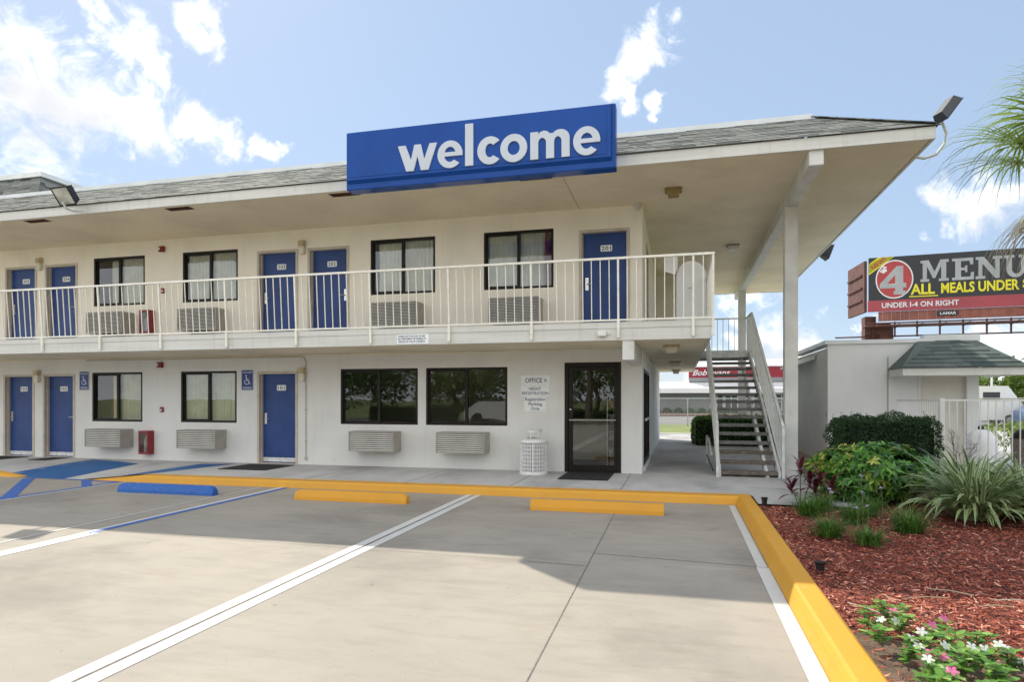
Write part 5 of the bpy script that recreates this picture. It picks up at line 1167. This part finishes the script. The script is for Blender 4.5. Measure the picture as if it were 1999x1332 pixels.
# striped flax clumps
def flax(cx_,cy_,n_,ln,lab,seed,sc=1):
    r_ = random.Random(seed); a = root('striped_flax',(cx_,cy_,0),lab,'plant','striped flax clumps')
    g1 = MB(); g2 = MB()
    for i in range(n_):
        an = r_.uniform(0,2*math.pi); el_ = R(r_.uniform(38,86)); L_ = ln*r_.uniform(.6,1.1); wd = r_.uniform(.032,.054)*sc; bend = r_.uniform(1.3,2.6)*(1.5-el_/1.7)
        h = Vector((math.cos(an),math.sin(an),0)); p = Vector((cx_,cy_,0))+h*r_.uniform(0,.16)+Vector((r_.uniform(-.1,.1),r_.uniform(-.1,.1),0)); side = Vector((-h.y,h.x,0)); tw = r_.uniform(-.5,.5)
        ns = 7; pts = []; e = el_*.93
        for k in range(ns+1):
            t_ = k/ns; pts.append((p.copy(), wd*(math.sin(math.pi*(.18+.82*t_))**.6 if t_ < 1 else .02)))
            p = p+(h*math.cos(e)+Vector((0,0,math.sin(e))))*L_/ns; e -= bend/ns*(.4+1.2*t_)
            if p.z < .02: p.z = .02
        sd_ = (side+Vector((0,0,tw))).normalized()
        for k in range(ns):
            (p0,w0),(p1,w1) = pts[k],pts[k+1]
            g1.face([p0-sd_*w0*.30,p0+sd_*w0*.30,p1+sd_*w1*.30,p1-sd_*w1*.30])
            for s2 in (-1,1): g2.face([p0+sd_*w0*.30*s2,p0+sd_*w0*.5*s2,p1+sd_*w1*.5*s2,p1+sd_*w1*.30*s2])
    # merge faces of each blade so 'random per island' varies by blade
    for g, mm_, nm_ in ((g1,'flaxg','blades'),(g2,'flaxw','cream_margins')):
        o = g.build(nm_,mm_,a); bmm = bmesh.new(); bmm.from_mesh(o.data); bmesh.ops.remove_doubles(bmm,verts=bmm.verts,dist=.00005); bmm.to_mesh(o.data); bmm.free()
flax(3.46,9.0,430,.88,'large clump of long striped green and cream leaves nearest the camera',21)
flax(4.2,9.3,360,.92,'second clump of striped flax leaves at the right edge behind the nearest clump',22)
flax(3.85,10.2,280,.92,'rear clump of striped flax leaves by the fence',23)
flax(4.75,8.6,260,.9,'outer clump of striped flax leaves just past the right edge',24)
# grass tufts
def tuft(cx_,cy_,n_,ln,lab,seed):
    r_ = random.Random(seed); a = root('grass_tuft',(cx_,cy_,0),lab,'plant','green grass tufts in the mulch'); b = MB()
    for i in range(n_):
        an = r_.uniform(0,2*math.pi); h = Vector((math.cos(an),math.sin(an),0)); p = Vector((cx_+r_.gauss(0,.035),cy_+r_.gauss(0,.03),.0))+h*r_.uniform(0,.10); L_ = ln*r_.choice((.5,.7,.9,1,1.1,1.35))*r_.uniform(.8,1.1); e = R(r_.triangular(20,90,65)); w_ = .0032
        sd_ = Vector((-h.y,h.x,0)); q = p+(h*math.cos(e)+Vector((0,0,math.sin(e))))*L_*.55; e2 = e-r_.uniform(.3,1.0); t_ = q+(h*math.cos(e2)+Vector((0,0,math.sin(e2))))*L_*.5
        b.mesh([p-sd_*w_,p+sd_*w_,q+sd_*w_,q-sd_*w_,t_],[(0,1,2,3),(3,2,4)])
    b.build('blades','tuft',a)
tuft(1.56,8.75,420,.27,'grass tuft behind the black spotlight, below the maroon leaves',31); tuft(1.52,7.45,420,.25,'bright grass tuft at the left of the front row',32); tuft(1.83,7.15,360,.20,'smallest grass tuft in the middle of the front row',33)
tuft(2.40,7.85,520,.30,'wide dark grass tuft left of the striped flax',34); tuft(1.98,8.35,420,.27,'grass tuft with lilac flowers in the middle of the bed',35); tuft(2.25,8.9,400,.26,'grass tuft close under the leafy shrub',36); tuft(1.80,9.15,340,.25,'rear grass tuft beside the maroon leaves',37)
# lilac flowers on stems
for k,(x,y,h) in enumerate(((1.62,7.75,.42),(2.02,8.15,.38),(1.95,7.65,.30),(2.12,8.6,.52),(1.72,8.35,.38),(1.9,7.9,.24),(2.3,8.45,.40))):
    a = root('lilac_flower',(x,y,0),'small lilac flower head on a thin stem among the grass tufts','flower','lilac flowers on thin stems'); b = MB(); b.tube([(x,y,0),(x+.01,y,h*.5),(x-.01,y-.01,h)],.003,5); b.build('stem','stem',a)
    b = MB(); r_ = random.Random(90+k)
    for j in range(16): leaf(b,Vector((x-.01,y-.01,h)),rdir(r_,-.1,1),.028,.013,up=rdir(r_))
    b.build('flower_head','lilac',a)
# cordyline
def cordyline(cx_,cy_,heads,lab,seed):
    r_ = random.Random(seed); a = root('cordyline',(cx_,cy_,0),lab,'plant','maroon leaved cordylines'); s_ = MB(); b = MB()
    for (dx,dy,h) in heads:
        top = Vector((cx_+dx,cy_+dy,h)); s_.tube([(cx_+dx*.2,cy_+dy*.2,0),(cx_+dx*.6,cy_+dy*.6,h*.5),top],.008,6,.005)
        for k in range(13):
            el_ = R(82-k*6.0+r_.uniform(-8,8)); an = k*2.4+r_.uniform(-.3,.3); hh = Vector((math.cos(an),math.sin(an),0)); L_ = r_.uniform(.20,.30); w_ = r_.uniform(.04,.062); sd_ = Vector((-hh.y,hh.x,0))
            p = top-Vector((0,0,k*.008)); pts = []; e = el_
            for q in range(5): pts.append(p.copy()); p = p+(hh*math.cos(e)+Vector((0,0,math.sin(e))))*L_/4; e -= .28
            ww = (.25,.9,1,.7,.02); vs = []
            for q in range(5): vs += [pts[q]-sd_*w_*ww[q]/2,pts[q]+sd_*w_*ww[q]/2]
            b.mesh(vs,[(2*q,2*q+1,2*q+3,2*q+2) for q in range(4)])
    s_.build('stems','bark',a); b.build('leaves','cord',a)
cordyline(1.60,9.55,[(.0,0,.50),(-.12,-.05,.24),(.13,.05,.32)],'maroon leaved cordyline nearest the kerb corner with upright leaves',41)
cordyline(1.83,9.45,[(.0,0,.36),(.12,-.08,.28),(-.05,.06,.22)],'maroon leaved cordyline touching the left side of the leafy shrub',42)
# bare twiggy plant
t = root('bare_twig_plant',(4.4,11.9,0),'leafless twiggy plant in front of the picket fence','plant'); b = MB(); r_ = random.Random(8)
def twig(p,d,ln,rd,dep):
    q = p+d*ln; b.tube([p,(p+q)/2+rdir(r_)*ln*.06,q],rd,5,rd*.6)
    if dep: 
        for _ in range(3): twig(p+d*ln*r_.uniform(.5,1),(d+rdir(r_)*.75).normalized(),ln*.6,rd*.6,dep-1)
for _ in range(3): twig(Vector((4.4,11.9,.0)),Vector((r_.uniform(-.3,.3),r_.uniform(-.2,.2),1)).normalized(),.55,.008,3)
b.build('twigs','bark',t)
# spotlights in the mulch
def spot(x,y,z,lab):
    a = root('garden_spotlight',(x,y,z),lab,'spotlight','black garden spotlights'); b = MB(); b.lathe([(0,.02),(.03,.02),(.038,.10),(.05,.125),(.042,.125),(.03,.09),(0,.085)],(x,y,z),14); b.build('lamp_head','black',a); b = MB(); b.tube([(x,y,z-.08),(x,y,z+.03)],.012,8); b.build('stake','black',a)
spot(1.125,9.42,-.02,'black garden spotlight at the corner of the mulch bed'); spot(1.17,6.05,-.075,'black garden spotlight half sunk in the mulch beside the yellow kerb')
# vinca bedding
def vinca(x,y,lab,seed,fl):
    r_ = random.Random(seed); a = root('vinca_plant',(x,y,.0),lab,'flowering plant','bedding flowers along the kerb'); b = MB(); s_ = MB(); f = MB()
    nst = r_.choice((4,5,6))
    for i in range(nst):
        an = r_.uniform(0,6.28); sp_ = r_.uniform(.02,.09); h = r_.uniform(.06,.13); base = Vector((x,y,.0)); top = base+Vector((math.cos(an)*sp_,math.sin(an)*sp_,h)); s_.tube([base,(base+top)/2+Vector((0,0,.01)),top],.0028,5)
        for lv in range(4):
            p = base.lerp(top,.35+.21*lv)
            for sg in (0,1,2,3) if lv == 3 else (0,1):
                aa = an+lv*1.57+sg*(math.pi if lv < 3 else math.pi/2)+r_.uniform(-.2,.2); d = Vector((math.cos(aa),math.sin(aa),r_.uniform(.0,.5))); L_ = r_.uniform(.042,.066)
                d.normalize(); sd_ = d.cross(Vector((0,0,1))).normalized(); w_ = L_*.62; m1 = p+d*L_*.3; m2 = p+d*L_*.75; e = p+d*L_-Vector((0,0,.006))
                b.mesh([p,m1+sd_*w_*.45,m2+sd_*w_*.42,e,m2-sd_*w_*.42,m1-sd_*w_*.45],[(0,1,2,3,4,5)])
        if fl and i < fl[1]:
            c_ = top+Vector((0,0,.018)); ax = Vector((r_.uniform(-.4,.4),-.6+r_.uniform(-.3,.3),.8)).normalized(); u = ax.orthogonal().normalized(); v = ax.cross(u)
            f = MB()
            for k in range(5):
                aa = 2*math.pi*k/5; d = u*math.cos(aa)+v*math.sin(aa); d2 = u*math.cos(aa+.55)+v*math.sin(aa+.55); d3 = u*math.cos(aa-.55)+v*math.sin(aa-.55)
                f.face([c_,c_+d3*.017+ax*.002,c_+d*.019+d3*.013,c_+d*.030+ax*.001,c_+d*.019+d2*.013,c_+d2*.017+ax*.002])
            f.build('flower','pink' if fl[0]=='p' else 'wpetal',a)
    s_.build('stems','stem',a); b.build('leaves','vinca',a)
VP = [(1.15,4.50,('w',1)),(1.15,4.20,None),(1.31,4.45,('w',1)),(1.47,4.36,('p',2)),(1.36,4.10,('w',3)),(1.47,4.12,None),(1.19,3.95,('w',1)),(1.24,3.72,('w',2)),(1.31,3.84,('p',2)),(1.44,3.86,None),(1.56,3.98,('w',3)),(1.55,3.74,None),(1.70,4.00,('w',2)),(1.78,3.88,('w',3)),(1.72,3.70,('w',2)),(1.30,3.58,('p',1)),(1.45,3.55,None),(1.20,3.50,None),(1.63,3.50,('p',2)),(1.88,3.66,None),(1.30,4.62,('p',1)),(1.62,4.20,None),(1.95,4.02,('w',1))]
where = ['at the far left of the planting by the kerb','low by the kerb','in the middle of the planting']
for k,(x,y,fl) in enumerate(VP):
    nm_ = 'pink' if fl and fl[0]=='p' else ('white' if fl else None)
    lab = (f'bedding plant with {nm_} flowers by the yellow kerb' if nm_ else 'green flowerless bedding plant by the yellow kerb')
    vinca(x,y,lab,200+k,fl)
    if k == 0: pass
# ---- mulch bed: mounded soil sheet and chips
def mz(x,y): return -.03+.035*noise.noise(Vector((x*1.1,y*1.1,0)))+.012*noise.noise(Vector((x*5,y*5,3)))
def is_dirt(x,y):
    q = (y-4.45)+(x-1.1)*.55+.18*noise.noise(Vector((x*2,y*2,7))); return q < .12
b = MB(); NX, NY = 70, 130; X0,X1_,Y0_,Y1_ = 1.03,12.4,-2,12.9; vs = []
for i in range(NX+1):
    x = X0+(X1_-X0)*(i/NX)**1.6
    for j in range(NY+1):
        y = Y0_+(Y1_-Y0_)*j/NY; vs.append((x,y,mz(x,y)))
b.use('mulchbase'); b.use('dirt'); b.v = vs
for i in range(NX):
    for j in range(NY):
        a_ = vs[i*(NY+1)+j]; c_ = vs[(i+1)*(NY+1)+j+1]; mx_, my_ = (a_[0]+c_[0])/2,(a_[1]+c_[1])/2
        if mx_ < 2.42 and my_ > 9.55: continue
        if mx_ < 3.2 and my_ > 12.8: continue
        b.f.append((i*(NY+1)+j,(i+1)*(NY+1)+j,(i+1)*(NY+1)+j+1,i*(NY+1)+j+1)); b.m.append(1 if is_dirt(mx_,my_) else 0)
struct(b.build('mulch_bed',None,smooth=True))
b = MB(); r_ = random.Random(77); cnt = 0
while cnt < 62000:
    u = r_.random(); y = 3.0+7.0*(u**1.25) if r_.random()<.8 else r_.uniform(3,12.5); x = 1.05+r_.random()**1.1*min(7.0,.65+.52*y)
    if x < 2.42 and y > 9.5: continue
    dd = is_dirt(x,y)
    if dd and r_.random() < .90: continue
    cnt += 1
    L_ = r_.uniform(.016,.058)*(1.5 if r_.random()<.08 else 1); w_ = r_.uniform(.004,.014); a_ = r_.uniform(0,math.pi); tl = r_.uniform(-.35,.35); rl_ = r_.uniform(-.8,.8)
    d = Vector((math.cos(a_),math.sin(a_),tl)); s_ = Vector((-math.sin(a_),math.cos(a_),rl_)).normalized()
    c_ = Vector((x,y,mz(x,y)+r_.uniform(.002,.018)+abs(tl)*L_*.3)); t1 = r_.uniform(.3,1); 
    b.face([c_-d*L_/2-s_*w_/2*t1,c_+d*L_/2-s_*w_/2*r_.uniform(.2,1),c_+d*L_/2+s_*w_/2*r_.uniform(.2,1),c_-d*L_/2+s_*w_/2])
tag(b.build('mulch_chips','chip'),'red wood chip mulch covering the planting bed','mulch',kind='stuff')
b = MB()
for (x,y,a_,L_) in ((1.72,5.3,.3,.32),(1.45,5.25,1.9,.12),(1.95,5.5,2.8,.3),(2.3,5.35,.1,.25),(1.25,4.9,-1.0,.35),(2.1,5.15,.2,.2)):
    z = mz(x,y)+.03; d = Vector((math.cos(a_),math.sin(a_),0)); b.tube([Vector((x,y,z))-d*L_/2,Vector((x,y,z+.012)),Vector((x,y,z))+d*L_/2+Vector((.02,.01,0))],.0035,5)
tag(b.build('dry_twigs','palmd'),'pale dry twigs lying on the mulch','twigs',kind='stuff')

# ---- palm at the right edge
def palm(cx_,cy_,h,rad,nf,lab,seed,lean=(0,0)):
    r_ = random.Random(seed); a = root('fan_palm',(cx_,cy_,-.02),lab,'palm tree')
    b = MB(); prof = [(.17+.05*(1-k/14)+(.012 if k%2 else 0), h*k/14) for k in range(15)]; b.lathe(prof,(cx_,cy_,-.02),16); b.build('trunk','bark',a,smooth=True)
    g = MB(); dr = MB(); pt = MB(); top = Vector((cx_,cy_,h))
    for i in range(nf):
        dry = i >= nf*.55; el_ = R(r_.uniform(-12,70)) if not dry else R(r_.uniform(-70,-18)); an = r_.uniform(0,6.283); hh = Vector((math.cos(an),math.sin(an),0))
        pl_ = rad*r_.uniform(.40,.55)*(1 if not dry else .7); q = top+(hh*math.cos(el_)+Vector((0,0,math.sin(el_))))*pl_; pt.tube([top,(top+q)/2+Vector((0,0,.05)),q],.018,5,.010)
        ax = (q-top).normalized(); sd_ = ax.cross(Vector((0,0,1))).normalized(); nn = sd_.cross(ax).normalized(); fr = rad*r_.uniform(.5,.68)
        tgt = dr if dry else g; ns = 34
        for k in range(ns):
            th = R(-125+250*k/(ns-1))+r_.uniform(-.03,.03); d = (ax*math.cos(th)+sd_*math.sin(th)); L_ = fr*(.62+.38*math.cos(th*.6))*r_.uniform(.85,1.05); p = q.copy(); w_ = .013*rad/1.6
            v = d+nn*(.10*(k%2)); pts = [p]; e = v.normalized()
            for sg in range(5):
                p = p+e*L_/5; pts.append(p.copy()); e = (e+Vector((0,0,-(.10+.20*sg)*(1.5 if dry else 1.0)))).normalized()
            s2 = d.cross(nn).normalized(); ww = (.35,1,.9,.55,.25,.03)
            vs = []
            for sg in range(6): vs += [pts[sg]-s2*w_*ww[sg],pts[sg]+s2*w_*ww[sg]]
            tgt.mesh(vs,[(2*m_,2*m_+1,2*m_+3,2*m_+2) for m_ in range(5)])
    pt.build('leaf_stalks','stem',a); g.build('green_fronds','palmg',a); dr.build('dry_fronds','palmd',a)
palm(5.10,9.35,4.25,2.0,56,'fan palm with green fronds and a hanging dry skirt at the right edge',61)
# ---- trees
def tree(x,y,h,r,m,lab,seed,grp,n_=1800,sz=.3,z0=0,tr=.25):
    r_ = random.Random(seed); a = root('broadleaf_tree',(x,y,z0),lab,'tree',grp)
    b = MB(); th = h-r*1.1; b.tube([(x,y,z0-.2),(x+.1*r,y,z0+th*.5),(x,y,z0+th)],tr,10,tr*.6)
    for k in range(7):
        d = rdir(r_,.25,.9); b.tube([(x,y,z0+th*.75),Vector((x,y,z0+th*.9))+d*r*.4,Vector((x,y,z0+th))+d*r*.85],tr*.42,6,tr*.08)
    b.build('trunk','bark',a)
    g = MB(); cl = [(Vector((x,y,z0+h-r))+Vector((d.x*r*.72,d.y*r*.72,d.z*r*.62)), r*r_.uniform(.28,.48)) for d in (rdir(r_,-.5,1) for _ in range(16))]+[(Vector((x,y,z0+h-r)),r*.6)]
    for i in range(n_):
        c_,cr = r_.choice(cl); d = rdir(r_); p = c_+d*cr*r_.uniform(.55,1.05); leaf(g,p,d+rdir(r_)*.9,sz*r_.uniform(.6,1.3),sz*r_.uniform(.35,.6),up=rdir(r_))
    g.build('crown',m,a)
for k,(x,y,h,r,m_) in enumerate(((38,92,6.5,4.2,'tree2'),(44,88,8.5,4.8,'tree1'),(50,86,7.2,4.5,'tree2'),(57,90,10,5.5,'tree1'),(64,88,8,5,'tree1'),(33,96,6.5,4,'tree1'),(72,90,10,6,'tree2'))):
    tree(x,y,h,r,m_,('tall dark' if m_=='tree1' else 'paler yellow green')+' tree in the distance beyond the fence at right',300+k,'distant trees at right',1500,.75)
# trees and building across the road behind the photographer (mirrored in the office windows)
for k,(x,y,h,r,m_) in enumerate(((-9,-16.5,6,3.1,'tree1'),(-3,-18.5,5.6,3.0,'tree1'),(3.5,-17,5.4,2.8,'tree2'),(-15.5,-18,5.0,2.7,'tree2'),(9,-19,6,3.1,'tree1'),(-22,-19,5.5,3,'tree1'),(15,-18,6,3,'tree1'),(-12.5,-22,6,3.2,'tree1'),(-6,-22,6.5,3.4,'tree2'),(.5,-22,6,3.2,'tree1'),(6,-23,6,3.2,'tree1'),(-28,-22,6.5,3.3,'tree1'))):
    tree(x,y,h,r,m_,'tree across the road behind the photographer, mirrored in the office glass',340+k,'trees behind the camera',3200,.34,tr=.22)
palm(-5.2,-13.2,4.6,1.9,34,'fan palm across the lot behind the photographer',65)

# ---- vehicles beyond the fence
def vehicle(x,y,Ln,Wd,H,m,name,lab,cat,van):
    a = root(name,(x,y,-.1),lab,cat); z = -.1; L2 = Ln/2; b = MB()
    if van: pr = [(-L2,z+.35),(L2,z+.35),(L2+.02,z+1.0),(L2-.25,z+1.35),(L2-.9,z+H),(-L2+.1,z+H),(-L2,z+H-.2)]
    else: pr = [(-L2,z+.3),(L2,z+.3),(L2,z+.75),(L2-.25,z+.88),(L2-1.1,z+.98),(L2-1.75,z+H),(-L2+.9,z+H),(-L2+.25,z+1.0),(-L2,z+.9)]
    b.prism([(x+u,v) for u,v in pr],y-Wd/2,y+Wd/2,'y'); b.build('body',m,a)
    w_ = MB()
    if van:
        for k in range(4): w_.box(x-L2+.3+k*1.05,x-L2+1.15+k*1.05,y-Wd/2-.015,y-Wd/2-.001,z+H-.85,z+H-.35)
    else: w_.mesh([(x+L2-1.25,y-Wd/2-.01,z+1.0),(x+L2-1.78,y-Wd/2-.01,z+H-.08),(x-L2+.95,y-Wd/2-.01,z+H-.08),(x-L2+.4,y-Wd/2-.01,z+1.0)],[(0,1,2,3)])
    w_.build('side_windows','carglass',a)
    for u in (-L2+.8,L2-.8):
        for v in (-Wd/2-.02,Wd/2-.18):
            c = MB().use('black'); n_ = 18; c.prism([(x+u+.33*math.cos(2*math.pi*q/n_),z+.33+.33*math.sin(2*math.pi*q/n_)) for q in range(n_)],y+v,y+v+.2,'y'); c.use('galv'); c.prism([(x+u+.19*math.cos(2*math.pi*q/n_),z+.33+.19*math.sin(2*math.pi*q/n_)) for q in range(n_)],y+v-.01,y+v-.0001,'y'); c.build('wheel',None,a)
    return a
struct(sheet('far_car_park', [(12,40),(60,40),(60,80),(12,80)], -.105, 'asphalt'))
vehicle(16.3,44,5.6,2.0,2.3,'carwhite','white_van','white minibus parked beyond the picket fence','van',True)
vehicle(20.6,42,4.4,1.8,1.45,'carblue','blue_car','blue car parked beyond the picket fence','car',False)
vehicle(25.5,46,4.5,1.8,1.45,'carwhite','white_car','white car parked furthest right beyond the fence','car',False)
t = root('lamp_post',(18.6,46,0),'thin pale lamp post beyond the fence','lamp post'); b = MB(); b.tube([(18.6,46,-.1),(18.6,46,4.4)],.07,10,.05); b.build('pole','shade',t); B(18.4,18.75,45.9,46.1,4.38,4.48).build('lamp_head','galv',t)

struct(sheet('far_planting_bed', [(-24,-17.2),(14,-17.2),(14,-14.6),(-24,-14.6)], -K+.01, 'mulchbase'))
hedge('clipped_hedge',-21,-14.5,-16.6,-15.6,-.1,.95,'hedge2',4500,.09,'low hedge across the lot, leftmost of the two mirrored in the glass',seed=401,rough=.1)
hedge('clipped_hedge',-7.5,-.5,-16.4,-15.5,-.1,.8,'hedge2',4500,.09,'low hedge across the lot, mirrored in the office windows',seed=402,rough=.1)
for k,(x,y,h) in enumerate(((-11.8,-15.6,1.5),(-2.2,-15.2,1.2),(1.8,-15.8,1.7),(4.6,-15.4,1.3),(-9.4,-15.9,1.1))):
    a = root('broad_shrub',(x,y,-.1),'leafy shrub in the bed across the lot behind the photographer','shrub','shrubs across the lot'); b = MB(); r_ = random.Random(420+k)
    for _ in range(900):
        d = rdir(r_,-.6,1); q = Vector((x,y,h*.5))+Vector((d.x*h*.55,d.y*h*.5,d.z*h*.5))*r_.uniform(.75,1.05); leaf(b,q,d+rdir(r_)*.9,.16,.08,up=rdir(r_))
    b.build('foliage','tree2' if k%2 else 'scheff',a)
vehicle(-10.6,-13.4,4.5,1.8,1.45,'carwhite','white_car','white car parked across the lot, mirrored in the right office window','car',False)
# greenery beyond the picket fence
for k,(x,y,h) in enumerate(((8.2,19.5,.8),(9.6,20.5,.95),(11.2,21,.8),(12.9,22,.9))):
    a = root('yellow_green_shrub',(x,y,0),'yellow green shrub growing beyond the picket fence','shrub','shrubs beyond the picket fence'); b = MB(); r_ = random.Random(440+k)
    for _ in range(800):
        d = rdir(r_,-.6,1); q = Vector((x,y,h*.5))+Vector((d.x*h*.85,d.y*h*.6,d.z*h*.5))*r_.uniform(.75,1.05); leaf(b,q,d+rdir(r_)*.9,.11,.05,up=rdir(r_))
    b.build('foliage','tree2',a)

# look-alikes in view get their place in the row
words = ['leftmost','second from left','third from left','fourth from left','fifth from left','sixth from left','seventh from left','eighth from left','ninth from left','tenth from left','eleventh from left','twelfth from left']
by = {}
for o in bpy.data.objects:
    if o.parent is None and o.get('label') and o.location.y > 0: by.setdefault(o['label'], []).append(o)
for lab, os_ in by.items():
    if len(os_) < 2: continue
    def px(o): return (o.location.x*.9685+o.location.y*.249)/(-o.location.x*.249+o.location.y*.9685)
    for i, o in enumerate(sorted(os_, key=px)): o['label'] = lab+', '+words[min(i,11)]
